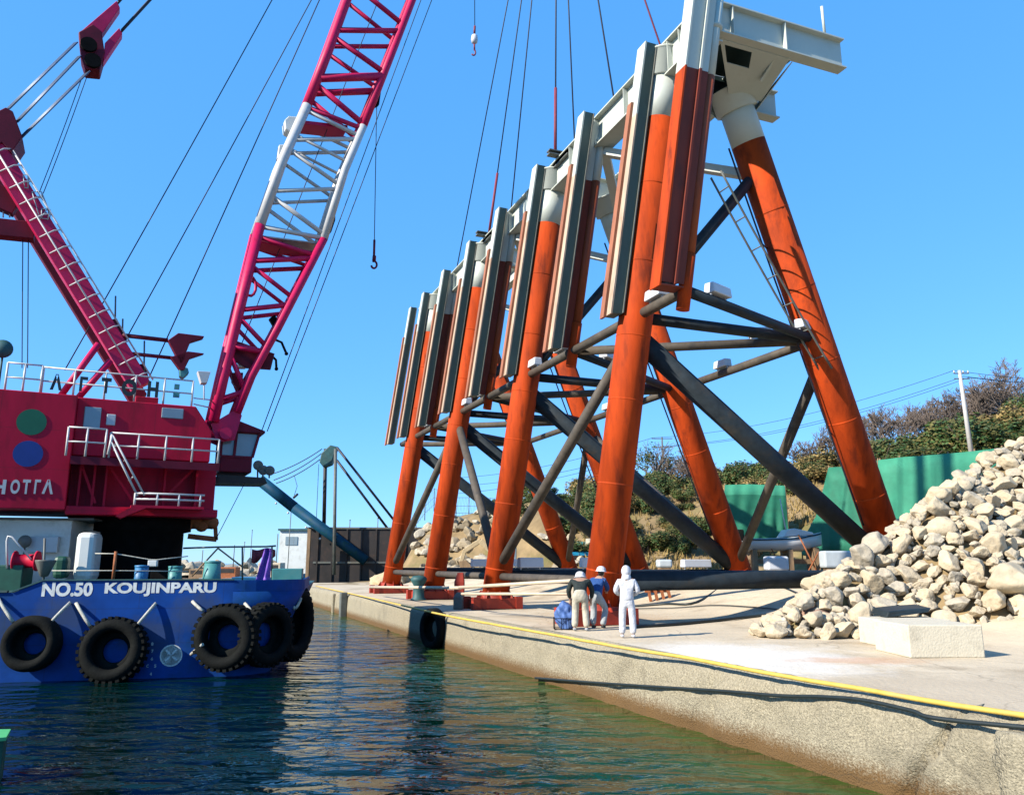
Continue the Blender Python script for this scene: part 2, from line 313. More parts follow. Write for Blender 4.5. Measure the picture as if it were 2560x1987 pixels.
class Fr:   # vertical working plane: e along it, n out of it towards the water/camera
    def __init__(s, o, e): s.o = V((o[0], o[1], 0)); s.e = V((e[0], e[1], 0)).normalized(); s.n = V((s.e.y, -s.e.x, 0))
    def P(s, u, v, z): return s.o + s.e * u + s.n * v + Z * z
    def uz(s, x, y, v=0.0):
        p = PL(x, y, s.o + s.n * v, s.n); return (p - s.o).dot(s.e), p.z
    def at(s, x, y, v=0.0): u, z = s.uz(x, y, v); return s.P(u, v, z)
    def box(s, mb, u0, u1, v0, v1, z0, z1, m=0): return mb.obox(s.P(u0, v0, z0), s.e * (u1 - u0), s.n * (v1 - v0), Z * (z1 - z0), m)
    def rect(s, mb, x0, y0, x1, y1, v, d, m=0):     # box whose front face covers the pixel rectangle
        xm, ym = (x0 + x1) / 2, (y0 + y1) / 2
        u0, u1 = s.uz(x0, ym, v)[0], s.uz(x1, ym, v)[0]; z1, z0 = s.uz(xm, y0, v)[1], s.uz(xm, y1, v)[1]
        s.box(mb, u0, u1, v - d, v, z0, z1, m); return u0, u1, z0, z1
    def text(s, txt, x0, y0, x1, y1, v, name, mt, parent, thick=.008, offset=0.012, fit=True):
        me = text_mesh(txt, 1.0, 0.5, offset)
        xs = [p.co.x for p in me.vertices]; ys = [p.co.y for p in me.vertices]
        u0, z0 = s.uz(x0, y1, v); u1, z1 = s.uz(x1, y0, v)
        sx = (u1 - u0) / (max(xs) - min(xs)); sy = (z1 - z0) / (max(ys) - min(ys))
        mb = MB()
        i = mb.add([s.P(u0 + (p.co.x - min(xs)) * sx, v + (thick if p.co.z > 0 else 0.002), z0 + (p.co.y - min(ys)) * sy) for p in me.vertices])
        for p in me.polygons: mb.face([i + k for k in p.vertices])
        bpy.data.meshes.remove(me)
        return mb.build(name, mt, parent)

# ---------------------------------------------------------------- jacket frame
A = 0.382
RD = V((-math.sin(A), math.cos(A), 0)); CD = V((math.cos(A), math.sin(A), 0))
P1 = V((2.675, 25.775, 0)); S = 9.25; SR = -0.1001; LC = 0.115; L = 13.05; LR = 0.446
def J(r, c, z): return P1 + RD * (r + SR * z) + CD * c + Z * z
def JF(r, c0, z): return J(r, c0 + LC * z, z)       # parallel to the front piles
def JR(r, z): return J(r, L - LR * z, z)            # on the rear piles
def Q(r, c, z=0.0): return P1 + RD * r + CD * c + Z * z   # quay coordinates, not sheared
def toQ(p): d = V(p) - P1; return d.dot(RD), d.dot(CD)

# ================================================================ SETTING
def fbm(x, y, s=1.0, o=4): return mnoise.fractal(V((x * s, y * s, 3.7)), 1.0, 2.0, o)
def water():
    m = bpy.data.materials.new('harbour_water'); m.use_nodes = True; t = m.node_tree; b = t.nodes['Principled BSDF']
    b.inputs['Roughness'].default_value = 0.03; b.inputs['IOR'].default_value = 1.33; b.inputs['Specular IOR Level'].default_value = 0.36
    tc = _n(t, 'ShaderNodeTexCoord')
    # shallow olive bed showing through beside the quay wall, deep green further out
    vm = _n(t, 'ShaderNodeVectorMath'); vm.operation = 'DOT_PRODUCT'; vm.inputs[1].default_value = (CD.x, CD.y, 0)
    t.links.new(tc.outputs['Object'], vm.inputs[0])
    nz0 = _n(t, 'ShaderNodeTexNoise'); nz0.inputs['Scale'].default_value = .5; t.links.new(tc.outputs['Object'], nz0.inputs['Vector'])
    ad = _n(t, 'ShaderNodeMath'); ad.operation = 'MULTIPLY_ADD'; ad.inputs[1].default_value = 1.6
    t.links.new(nz0.outputs['Fac'], ad.inputs[0]); t.links.new(vm.outputs['Value'], ad.inputs[2])
    off = P1.dot(CD)
    mr = _n(t, 'ShaderNodeMapRange'); mr.inputs['From Min'].default_value = off - 2.6 - 4.6; mr.inputs['From Max'].default_value = off - 2.6 + .6
    t.links.new(ad.outputs[0], mr.inputs['Value'])
    rp = _n(t, 'ShaderNodeValToRGB'); e = rp.color_ramp.elements
    e[0].position = 0; e[0].color = (.0003, .009, .008, 1); e[1].position = 1; e[1].color = (.032, .055, .010, 1)
    e2 = rp.color_ramp.elements.new(.5); e2.color = (.003, .038, .022, 1)
    t.links.new(mr.outputs[0], rp.inputs['Fac']); t.links.new(rp.outputs[0], b.inputs['Base Color'])
    mp = _n(t, 'ShaderNodeMapping'); mp.inputs['Scale'].default_value = (.55, 1.0, 1); mp.inputs['Rotation'].default_value = (0, 0, R(8))
    t.links.new(tc.outputs['Object'], mp.inputs['Vector'])
    n1 = _n(t, 'ShaderNodeTexNoise'); n1.inputs['Scale'].default_value = 2.3; n1.inputs['Detail'].default_value = 3; n1.inputs['Distortion'].default_value = .5
    n2 = _n(t, 'ShaderNodeTexNoise'); n2.inputs['Scale'].default_value = .75; n2.inputs['Detail'].default_value = 2
    for q in (n1, n2): t.links.new(mp.outputs[0], q.inputs['Vector'])
    mx = _n(t, 'ShaderNodeMath'); mx.operation = 'MULTIPLY_ADD'; mx.inputs[1].default_value = 2.2
    t.links.new(n2.outputs['Fac'], mx.inputs[0]); t.links.new(n1.outputs['Fac'], mx.inputs[2])
    bp = _n(t, 'ShaderNodeBump'); bp.inputs['Strength'].default_value = 1.0; bp.inputs['Distance'].default_value = .18
    t.links.new(mx.outputs[0], bp.inputs['Height']); t.links.new(bp.outputs[0], b.inputs['Normal'])
    mb = MB(); i = mb.add([(-2500, -60, -1.3), (2500, -60, -1.3), (2500, 4500, -1.3), (-2500, 4500, -1.3)]); mb.face((i, i + 1, i + 2, i + 3))
    tag(mb.build('water', m), kind='structure')
water()

def AH(p):          # the apron climbs gently landwards
    c = toQ(p)[1]; t = max(0.0, min(1.0, (c - 4.5) / 6.5)); return .95 * t * t * (3 - 2 * t)
def GA(x, y, dz=0.0):
    z = 0.0
    for _ in range(12):
        p = G(x, y, min(z, 1.5) + dz); z = .5 * z + .5 * AH(p)
    p.z = AH(p) + dz; return p
EDGE = -2.75          # quay edge in the c direction
def foot(X): return 62 - max(0, min(16, (X - 15) * .9)) + max(0, min(10, (6 - X) * .9))
def plateau(X):
    pts = [(-16, 0.0), (-11, .4), (-9.3, 3.6), (-7, 5.8), (0, 6.2), (6, 8.2), (14, 8.8), (24, 9.0), (34, 9.6), (48, 12.5), (80, 17)]
    if X <= pts[0][0]: return pts[0][1]
    for (a, ha), (b, hb) in zip(pts, pts[1:]):
        if X <= b: return ha + (hb - ha) * (X - a) / (b - a)
    return pts[-1][1]
def HT(X, Y):
    t = Y - foot(X)
    a0 = AH((X, Y, 0))
    if t <= 0: return a0
    p = plateau(X); h = p * (1 - math.exp(-(t / (5.5 if X > 4 else 2.6)) ** 1.5 * .35)) if t < 60 else p
    return a0 + h + fbm(X, Y, .22) * min(1, t / 4) * .55
def terrain():
    mb = MB(); nr, nc = 75, 90
    rs = [-30 + 87 * i / nr for i in range(nr + 1)]; cs = [EDGE + .5 + 165 * (j / nc) ** 1.35 for j in range(nc + 1)]
    for r in rs:
        for c in cs:
            p = Q(r, c); p.z = HT(p.x, p.y) - .03; mb.add([p])
    for i in range(nr):
        for j in range(nc):
            a = i * (nc + 1) + j; mb.face((a, a + nc + 1, a + nc + 2, a + 1), 0, True)
    o = mb.build('hillside', 'soil', fixn=False); tag(o, kind='structure')
    mb = MB()
    rs = [-34 + 90.5 * i / 66 for i in range(67)]; cs = [EDGE + .35 + i * (17.0 - EDGE - .35) / 24 for i in range(25)]
    for r in rs:
        for c in cs: mb.add([Q(r, c, fbm(r, c, .35) * .012 + AH(Q(r, c)))])
    for i in range(66):
        for j in range(24):
            a = i * 25 + j; mb.face((a, a + 25, a + 26, a + 1), 0, True)
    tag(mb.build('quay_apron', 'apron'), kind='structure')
terrain()
# hill slope lies between c = 17 line and the bank foot: flat, same soil/concrete blend comes from the terrain sheet
def quay_wall():
    mb = MB(); N = 520
    prof = [(.36, -.004), (.26, -.006), (.17, -.018), (.10, -.045), (.045, -.09), (.005, -.16), (-.015, -.25), (-.025, -.36), (-.03, -.48), (-.035, -.60), (-.04, -.72), (-.045, -.84), (-.05, -.96), (-.05, -1.08), (-.05, -1.2), (-.04, -1.4), (.0, -2.2)]
    joints = [-9.7, -4.2, 1.3, 6.8, 12.3, 17.8, 23.3, 28.8, 34.3, 39.8]
    rs = [-18.2 + (73.6) * (i / N) ** 1.6 for i in range(N + 1)]
    for r in rs:
        jd = min(abs(r - j) for j in joints); notch = .05 * max(0, 1 - jd / .06)
        near = max(0.15, min(1, (8 - r) / 18))
        for k, (dc, z) in enumerate(prof):
            w = fbm(r * 1.0, z * 1.3 + 9, .9, 5) * .09 * near + fbm(r, z * 2 + 31, 3.1, 3) * .03 * near
            if k == 0: w = 0
            w += .30 * max(0, 1 - abs(r + 15.0 + .75 * z - .10 * mnoise.noise(V((z * 3, 1, 0)))) / .07) if k > 0 else 0
            chip = max(0, fbm(r, 5.0, .55, 3) - .25) * .30 * near if 2 <= k <= 5 else 0
            mb.add([Q(r, EDGE + dc + w + notch + chip, z + (w * .35 if 0 < k < 5 else 0) - chip * .5)])
    n = len(prof)
    for i in range(N):
        for k in range(n - 1): a = i * n + k; mb.face((a, a + 1, a + n + 1, a + n), 0, True)
    o = mb.build('quay_wall', 'wall'); tag(o, 'long weathered concrete quay wall with brown stained foot along the water', 'quay wall')
    # broken end block at the near end
    mb = MB(); bm = bmesh.new(); bmesh.ops.create_cube(bm, size=1); bmesh.ops.subdivide_edges(bm, edges=bm.edges, cuts=14, use_grid_fill=True)
    for v in bm.verts:
        p = Q(-17.28 + v.co.x * 3.3, EDGE - .14 + 1.1 + v.co.y * 2.4, -1.0 + v.co.z * 1.86)
        q = v.co
        rr = max(abs(q.x), abs(q.y), abs(q.z))
        w = mnoise.fractal(p * 1.6, 1, 2, 5) * .14 + mnoise.fractal(p * 6, 1, 2, 3) * .03
        d = (p - Q(-17.28, EDGE + 1.1, -1.0)).normalized(); v.co = p + d * (w - .06 * (abs(q.x) + abs(q.y) + abs(q.z) - .5))
    me = bpy.data.meshes.new('broken_quay_end'); bm.to_mesh(me); bm.free()
    for p in me.polygons: p.use_smooth = True
    me.materials.append(MT['wall']); o = bpy.data.objects.new('broken_quay_end', me); link(o)
    tag(o, 'broken pale concrete lump at the cracked near end of the quay wall', 'concrete lump')
quay_wall()

# ================================================================ STEEL JACKET
def jacket():
    root = thing('steel_jacket', P1, 'huge rust orange steel jacket with white pile tops and black braces standing on the quay', 'steel structure')
    ZW, ZT = 16.65, 18.3
    zrings = [1.6, 4.3, 7.0, 9.1, 11.6, 14.3]
    for i in range(4):
        for kind in (0, 1):
            ax = (lambda z: JF(i * S, 0, z)) if kind == 0 else (lambda z: JR(i * S, z))
            rad = .565 if kind == 0 else .60
            z0 = .42 if kind == 0 else .85
            mb = MB()
            mb.tube(ax(z0), ax(ZW), rad, n=32); mb.tube(ax(ZW), ax(ZT), rad, n=32, m=1)
            for z in zrings: mb.lathe(ax(z), ax(z + 1) - ax(z), [(rad, -.03), (rad + .007, -.015), (rad + .007, .015), (rad, .03)], n=32)
            pile = mb.build('pile', ['rust', 'white'], root)
            mb = MB(); za, zb = (18.15, 19.1) if kind == 0 else (17.75, 18.5)
            k = .085 if kind == 0 else .14
            mb.lathe(ax(za), ax(zb) - ax(za), [(rad + .01, -.02), (rad + k, 0), (rad + k, zb - za), (rad + k + .05, zb - za + .01), (rad + k + .05, zb - za + .05), (.02, zb - za + .06)], n=36)
            mb.build('pile_collar', 'white', pile)
            if kind == 0:     # red sleeve and base frame under the front pile
                mb = MB(); b = ax(.3)
                for dr in (-.62, .62): mb.obox(J(i * S + dr - .13, -.95, .02), RD * .26, CD * 1.95, Z * .42)
                for dc in (-.95, .72): mb.obox(J(i * S - .49, dc, .03), RD * .98, CD * .26, Z * .36)
                mb.tube(ax(.12), ax(.62), rad + .07, n=28)
                for dr, dc in ((-1, -1), (-1, .85), (1, -1), (1, .85)): mb.box(*(J(i * S + dr * .62, dc, .24)), .30, .30, .5, yaw=A)
                for k2 in range(8):
                    t = 2 * math.pi * k2 / 8; o = ax(.4); d = RD * math.cos(t) + CD * math.sin(t)
                    mb.prism([o + d * (rad + .07), o + d * (rad + .30), o + d * (rad + .07) + Z * .35], RD.cross(Z).lerp(d.cross(Z), 1) * .03)
                mb.build('pile_shoe', 'shoe', pile)
    # ---- fender columns: nine along the front, in line with piles and mid bays
    FB, FTOP, HW = 9.75, 19.3, .27
    cols = [(-2.85, 'frame')] + [(i * S + .05, 'a') for i in range(4)] + [(4.68, 'b'), (14.0, 'b'), (23.35, 'b'), (31.15, 'b2')]
    for r, kind in cols:
        def seg(mb, r0, r1, c0, c1, z0, z1, m=0):
            o = JF(r0, c0, z0); mb.obox(o, RD * (r1 - r0), CD * (c1 - c0), JF(r0, c0, z1) - o, m)
        mb = MB()
        lowm = 'rust' if kind == 'frame' else 'timber'
        # sea flange: white head, timber faced below
        seg(mb, r - HW, r + HW, -1.05, -.99, ZW, FTOP, 0); seg(mb, r - HW, r + HW, -1.05, -.99, FB, ZW, 1)
        if kind != 'frame':
            seg(mb, r - HW, r + HW, -.985, -.64, FB + .02, FTOP - .03, 2)
            seg(mb, r - HW - .06, r + HW + .02, -.635, -.60, FB + .05, FTOP - .06, 0 if False else 3)
        col = mb.build('fender_column', ['white', lowm, 'teal', 'steelg'], root)
        if kind != 'frame':
            mb = MB(); o = JF(r + .02, -1.15, FB + .1)          # rust stained rubbing strip on the far half of the face
            seg(mb, r + .02, r + HW + .02, -1.15, -1.055, FB - .05, 17.2, 0); mb.build('rubbing_strip', 'strip', col)
        if kind == 'frame':
            mb = MB()
            w0, w1 = r - HW + .07, r - HW + .10
            for c0_, c1_ in ((-.985, -.545), (-.455, -.18)):
                seg(mb, w0, w1, c0_, c1_, ZW, FTOP - .1, 0); seg(mb, w0, w1, c0_, c1_, FB + .15, ZW, 1)
            seg(mb, r - HW - .02, r - HW + .2, -.54, -.46, ZW, FTOP + .15, 0); seg(mb, r - HW - .02, r - HW + .2, -.54, -.46, FB + .1, ZW, 1)
            seg(mb, r - HW, r + HW, -.98, -.22, FB + .02, FB + .06, 1)
            mb.build('fender_web', ['white', 'webrust_shaded'], root)
        elif kind == 'b':
            mb = MB()
            seg(mb, r - .02, r + .02, -.595, -.18, ZW, FTOP - .2, 0); seg(mb, r - .02, r + .02, -.595, -.18, FB + .15, ZW, 1)
            mb.build('fender_web', ['white', 'webrust_shaded'], root)
        if kind in ('frame', 'b'):
            mb = MB(); pr = .175
            zc = 10.9
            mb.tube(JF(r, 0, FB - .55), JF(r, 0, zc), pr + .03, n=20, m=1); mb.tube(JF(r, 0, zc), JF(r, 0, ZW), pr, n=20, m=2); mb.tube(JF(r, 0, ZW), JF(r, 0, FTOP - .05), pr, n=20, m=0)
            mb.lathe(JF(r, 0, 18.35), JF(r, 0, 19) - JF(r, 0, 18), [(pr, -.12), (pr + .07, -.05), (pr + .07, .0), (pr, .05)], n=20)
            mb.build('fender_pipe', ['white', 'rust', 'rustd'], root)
        if kind == 'a':   # brackets tying column to pile
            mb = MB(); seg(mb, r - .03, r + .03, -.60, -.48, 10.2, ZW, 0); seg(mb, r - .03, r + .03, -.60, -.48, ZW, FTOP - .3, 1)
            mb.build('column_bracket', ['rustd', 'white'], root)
    # ---- horizontal frames
    ZM, ZL = 9.8, 1.3
    def brace(p, q, r, m='tube'): return MB().tube(p, q, r, n=16).build('brace', m, root)
    fm = lambda r: JF(r, 0, ZM); rm = lambda r: JR(r, ZM)
    nodes = [-2.85, 0, 4.68, S, 14.0, 2 * S, 23.35, 3 * S, 31.15]
    br = {}
    for a, b in zip(nodes, nodes[1:]): br['f%g' % a] = (brace(fm(a), fm(b), .17), fm(a), fm(b))
    for i in range(3): br['r%d' % i] = (brace(rm(i * S), rm((i + 1) * S), .17, 'tube'), rm(i * S), rm((i + 1) * S))
    for i in range(4): br['c%d' % i] = (brace(fm(i * S), rm(i * S), .19, 'tubed'), fm(i * S), rm(i * S))
    bn = [-2.85, 4.68, 14.0, 23.35, 31.15]
    for i in range(4):
        for j in (i, i + 1): br['d%d%d' % (i, j)] = (brace(rm(i * S), fm(bn[j]), .17, 'tubed' if j == i else 'tube'), rm(i * S), fm(bn[j]))
    for i in range(4):
        brace(JF(i * S, .1, 9.15), JR(i * S, 1.5), .36, 'tubed')              # heavy diagonal
        brace(JR(i * S, 15.7), JF(i * S, .1, 9.9), .20, 'tubed')               # upper knee brace
    for a, b in ((0, 1), (2, 1), (2, 3)):
        brace(JF(a * S, 0, 9.2), JF(b * S, -.05, 1.6), .20, 'tube'); brace(JR(a * S, 9.2), JR(b * S, 1.7), .20, 'tube')
    for i in range(3):
        brace(JF(i * S, 0, ZL), JF((i + 1) * S, 0, ZL), .15, 'tube'); brace(JR(i * S, ZL), JR((i + 1) * S, ZL), .2, 'tubed')
    for i in range(4): br['l%d' % i] = (brace(JF(i * S, 0, ZL), JR(i * S, ZL), .31 if i == 0 else .27, 'tubed'), JF(i * S, 0, ZL), JR(i * S, ZL))
    # ---- white wrapped anodes sitting on the tubes
    def anode(key, t, ln=.85, rr=.17, flip=1, h=.34):
        o, p, q = br[key]; d = (q - p).normalized(); c = p.lerp(q, t) + Z * (rr + .06); x = d.cross(Z).normalized(); y = x.cross(d)
        mb = MB()
        pr = [c - x * .21, c + x * .21, c + x * .16 + y * h, c - x * .16 + y * h]
        mb.prism([k - d * ln / 2 for k in pr], d * ln)
        mb.beam(c - d * ln * .4 - y * .1, c - d * ln * .4 + y * .05, .08, .08, up=d); mb.beam(c + d * ln * .4 - y * .1, c + d * ln * .4 + y * .05, .08, .08, up=d)
        mb.build('anode', 'anode', root, bevel=.04)
    anode('d00', .78, 1.0); anode('d00', .10, .9); anode('f-2.85', .55); anode('f4.68', .22, .8); anode('d01', .22, .8); anode('r0', .10, .8); anode('r0', .60, .8)
    anode('f4.68', .8, .7); anode('f14', .2, .7); anode('f14', .75, .7); anode('f23.35', .3, .7); anode('r1', .2, .8); anode('r1', .7, .8); anode('d12', .3, .8); anode('d11', .7, .8)
    anode('l1', .12, 1.1, .30, h=.42); anode('l1', .36, 1.1, .30, h=.42); anode('l1', .80, 1.5, .30, h=.36); anode('l2', .2, .9, .3, h=.4); anode('l2', .40, .9, .30, h=.4); anode('l3', .22, .9, .3, h=.4); anode('l3', .5, .9, .3, h=.4)
    anode('l0', .96, .8, .34, h=.3)
    # ---- top girders
    def ibeam(mb, p, q, h, w=.42, tf=.05, tw=.04, m=0):     # p,q: underside points
        d = q - p; x = d.cross(Z).normalized()
        mb.obox(p - x * w / 2, d, x * w, Z * tf, m); mb.obox(p - x * w / 2 + Z * (h - tf), d, x * w, Z * tf, m)
        mb.obox(p - x * tw / 2 + Z * tf, d, x * tw, Z * (h - 2 * tf), m)
    def stiff(mb, c, d, h, w=.40):
        x = d.cross(Z).normalized(); mb.obox(c - x * w / 2 + Z * .055 - d * .015, x * w, d * .03, Z * (h - .11))
    dC = (J(0, 1, 0) - J(0, 0, 0)).normalized()
    for r, c0, c1, n in ((-2.6, 1.35, 7.5, 4), (.75, 1.9, 7.5, 3)):
        mb = MB(); ibeam(mb, J(r, c0, 18.3), J(r, c1, 18.3), 1.12)
        for k in (2.9, 5.0) : stiff(mb, J(r, k, 18.3), dC, 1.12)
        b = mb.build('cap_beam', 'white', root)
        if r < 0:
            mb = MB(); mb.tube(J(r, 6.75, 19.4), J(r, 6.62, 20.4), .05, n=8); mb.build('marker_post', 'white', b)
    for i in range(1, 4):
        mb = MB(); ibeam(mb, J(i * S, 2.3, 18.2), J(i * S, 5.6, 18.2), 1.1); mb.build('cap_beam', 'white', root)
    for a, b in ((-2.7, 0), (0, S), (S, 2 * S), (2 * S, 3 * S), (3 * S, 31)):
        mb = MB(); p, q = J(a, LC * 18.2 + .05, 18.05), J(b, LC * 18.2 + .05, 18.05)
        ibeam(mb, p, q, 1.25, w=.75, tw=.3); d = (q - p).normalized()
        for k in range(1, 4): stiff(mb, p.lerp(q, k / 4), d, 1.25, .7)
        mb.build('girder', 'white', root)
    for a, b in ((0, S), (S, 2 * S), (2 * S, 3 * S)):
        mb = MB(); ibeam(mb, J(a, 5.2, 18.52), J(b, 5.2, 18.52), .8, w=.5); mb.build('girder', 'white', root)
        mb = MB(); m_ = (a + b) / 2     # white struts fanning from the girder to the rear piles
        mb.beam(JF(m_, .2, 17.9), JR(a, 15.5), .35, .3); mb.beam(JF(m_, .2, 17.9), JR(b, 15.5), .35, .3); mb.build('strut', 'white', root)
    # ---- head of the near rear pile: inclined gusset plates between beams and drum, with an opening
    mb = MB()
    def quad(a, b, c, d, t=.03): n = (b - a).cross(d - a).normalized() * t; mb.prism([a, b, c, d], n)
    T0, T1 = J(-2.5, 2.55, 18.28), J(-2.5, 5.35, 18.28); B0, B1 = J(-.55, 4.35, 17.95), J(-.55, 5.75, 17.95)
    def pt(a, b): return T0.lerp(T1, a).lerp(B0.lerp(B1, a), b)
    h0, h1, k0, k1 = .06, .46, .08, .40
    quad(pt(0, 0), pt(1, 0), pt(1, k0), pt(0, k0)); quad(pt(0, k1), pt(1, k1), pt(1, 1), pt(0, 1)); quad(pt(0, k0), pt(h0, k0), pt(h0, k1), pt(0, k1)); quad(pt(h1, k0), pt(1, k0), pt(1, k1), pt(h1, k1))
    quad(J(.7, 3.6, 18.28), J(.7, 6.3, 18.28), J(.45, 5.95, 17.6), J(.45, 4.6, 17.6)); quad(J(-2.4, 5.55, 18.28), J(.7, 6.25, 18.28), J(.6, 5.95, 17.7), J(.2, 5.85, 17.7))
    quad(J(-2.35, 4.85, 18.27), J(-2.2, 5.0, 18.27), J(-1.5, 5.0, 17.95), J(-1.55, 4.9, 17.95))
    mb.build('head_gusset', 'white', root)
    mb = MB(); mb.prism([J(-2.4, 1.9, 19.36), J(.6, 1.9, 19.36), J(.6, 6.6, 19.36), J(-2.4, 6.6, 19.36)], Z * .04); mb.build('shade_backing_plate', 'teal', root)  # backing added behind the opening; its dark teal stands in for interior shade
    mb = MB(); o = J(.55, 2.0, 18.36); mb.obox(o, CD * 4.4, RD * .03, Z * .98); mb.build('shade_end_plate', 'teal', root)  # upright backing plate, interior shade painted in with the same dark teal
    # lifting brackets, guard and ladders
    for r in (S - 1.1, 2 * S - .9):
        mb = MB(); ibeam(mb, JF(r - .9, -.2, 19.05), JF(r + .9, -.2, 19.05), .25, w=.35); ibeam(mb, JF(r, -.9, 19.32), JF(r, .7, 19.32), .22, w=.35)
        mb.build('lifting_bracket', 'steelg', root)
    for i in (0, 1, 2):
        mb = MB()
        p, q = JR(i * S, 16.3) - CD * 1.0, JR(i * S, 3.2) - CD * .78
        mb.path(sag(p, q, .15), .035, n=6)
        for t in (.25, .5, .75): c = p.lerp(q, t); mb.tube(c, c + CD * .55 + RD * .4, .025, n=6)
        mb.build('access_cable', 'wire', root)
    mb = MB()
    p, q = JR(0, 14.9) - CD * 2.6 - RD * .6, JR(0, 8.6) - CD * .55 - RD * .5
    a = sag(p, q, .1); w = RD * .28
    mb.path([k + w for k in a], .04, n=6); mb.path([k - w for k in a], .04, n=6)
    for k in a[1:-1:2]: mb.tube(k + w, k - w, .025, n=6)
    mb.build('stair_ladder', 'steelg', root)
    return root
jacket()

# ================================================================ CRANE BARGE
FB = Fr((-9.13, 23.63), (0.977, 0.213))     # long side of the barge facing the camera
ZD = 1.0                                     # deck level
def railing(mb, pts, h, mids=(0.5,), r=.022, every=None):
    for p in pts: mb.tube(p, V(p) + Z * h, r, n=6)
    for k in (*mids, 1.0):
        for a, b in zip(pts, pts[1:]): mb.tube(V(a) + Z * h * k, V(b) + Z * h * k, r, n=6)
def barge():
    uL = -22.0; uR = FB.uz(585, 1450)[0]; ub, zb = FB.uz(108, 1455); ue = FB.uz(28, 1487)[0]
    ZT_ = 1.37; ZS = 1.06
    root = thing('crane_barge', FB.P(-6, -5, -1.3), 'long blue crane barge lettered NO.50 KOUJINPARU floating on the left', 'barge')
    mb = MB(); W = 14.0
    # hull outline in plan (u, v): rounded bow on the right, flared below the rounded corner
    def plan(z):
        k = (z + 1.6) / 2.95; R_ = 1.35; sh = (1 - k) * 1.25
        arc = [(uR + R_ * 1.55 * math.sin(t), -R_ * 1.15 + R_ * 1.15 * math.cos(t)) for t in [i * math.pi / 2 / 10 for i in range(11)]]
        pts = [(uL, 0)] + [(u - sh * (i / 10), v - sh * .15 * (i / 10)) for i, (u, v) in enumerate(arc)] + [(uR + R_ * 1.55 - sh, -W), (uL, -W)]
        return pts
    zs = [-1.75, -.9, -.1, .6, ZS]
    rows = []
    for z in zs: rows.append(mb.add([FB.P(u, v, z) for u, v in plan(z)]))
    n = len(plan(0))
    for a, b in zip(rows, rows[1:]):
        for k in range(n - 1): mb.face((a + k, a + k + 1, b + k + 1, b + k), 0, 0 < k < n - 3)
    mb.face([rows[-1] + k for k in range(n)], 1)
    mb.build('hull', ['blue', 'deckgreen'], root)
    # bulwark with the raised strake sloping down at its left end
    mb = MB(); pl = plan(ZS); t = .06
    mb.prism([FB.P(ue, -.001, ZS - .02), FB.P(ub, -.001, ZT_), FB.P(uR, -.001, ZT_), FB.P(uR, -.001, ZS - .02)], -FB.n * t)
    for (u, v), (u2, v2) in zip(pl[1:12], pl[2:13]):
        if v2 < -6: v2 = -6
        d = FB.P(u2, v2, 0) - FB.P(u, v, 0); inn = Z.cross(d).normalized() * t
        mb.obox(FB.P(u, v, ZS - .02), d, inn, Z * (ZT_ - ZS + .02))
    mb.build('bulwark', 'blue', root)
    mb = MB(); mb.beam(FB.P(ub, -.03, ZT_ + .02), FB.P(uR, -.03, ZT_ + .02), .14, .035); mb.beam(FB.P(ue, -.03, ZS + .02), FB.P(ub, -.03, ZT_ + .02), .14, .035)
    mb.beam(FB.P(uL, -.03, ZS + .03), FB.P(ue - .1, -.03, ZS + .03), .16, .05); mb.build('cap_rail', 'deckgreen', root)
    # name, load line disc and draught figures
    x = 0
    for word, x0, x1 in (('NO.50', 103, 234), ('KOUJINPARU', 260, 542)):
        FB.text(word, x0, 1454, x1, 1491, .0, 'name_lettering', 'letter', root, offset=.042)
    u, z = FB.uz(428, 1638, .0); r = .0
    r = abs(FB.uz(456, 1638)[0] - u)
    mb = MB(); c = FB.P(u, .004, z)
    mb.lathe(c, FB.n, [(r * .88, 0), (r * .88, .006), (r, .006), (r, 0)], n=40, sm=False)
    for a in (R(48), R(-42)):
        d = FB.e * math.cos(a) + Z * math.sin(a); w = FB.n.cross(d)
        for s_ in (1, -1):
            mb.prism([c + d * s_ * .03 * r, c + d * s_ * r * .35 + w * r * .13, c + d * s_ * r * .70 + w * r * .12, c + d * s_ * r * .72 - w * r * .05, c + d * s_ * r * .3 - w * r * .08], FB.n * .006)
    mb.build('propeller_mark', 'letter', root)
    for tx, xx, yy in (('8', 381, 1609), ('7', 381, 1627), ('6', 380, 1646), ('C', 369, 1664), ('5', 388, 1664), ('4', 377, 1684)):
        FB.text(tx, xx - 3, yy - 4, xx + 3, yy + 4, 0, 'draught_figure', 'letter', root)
    return root
barge()

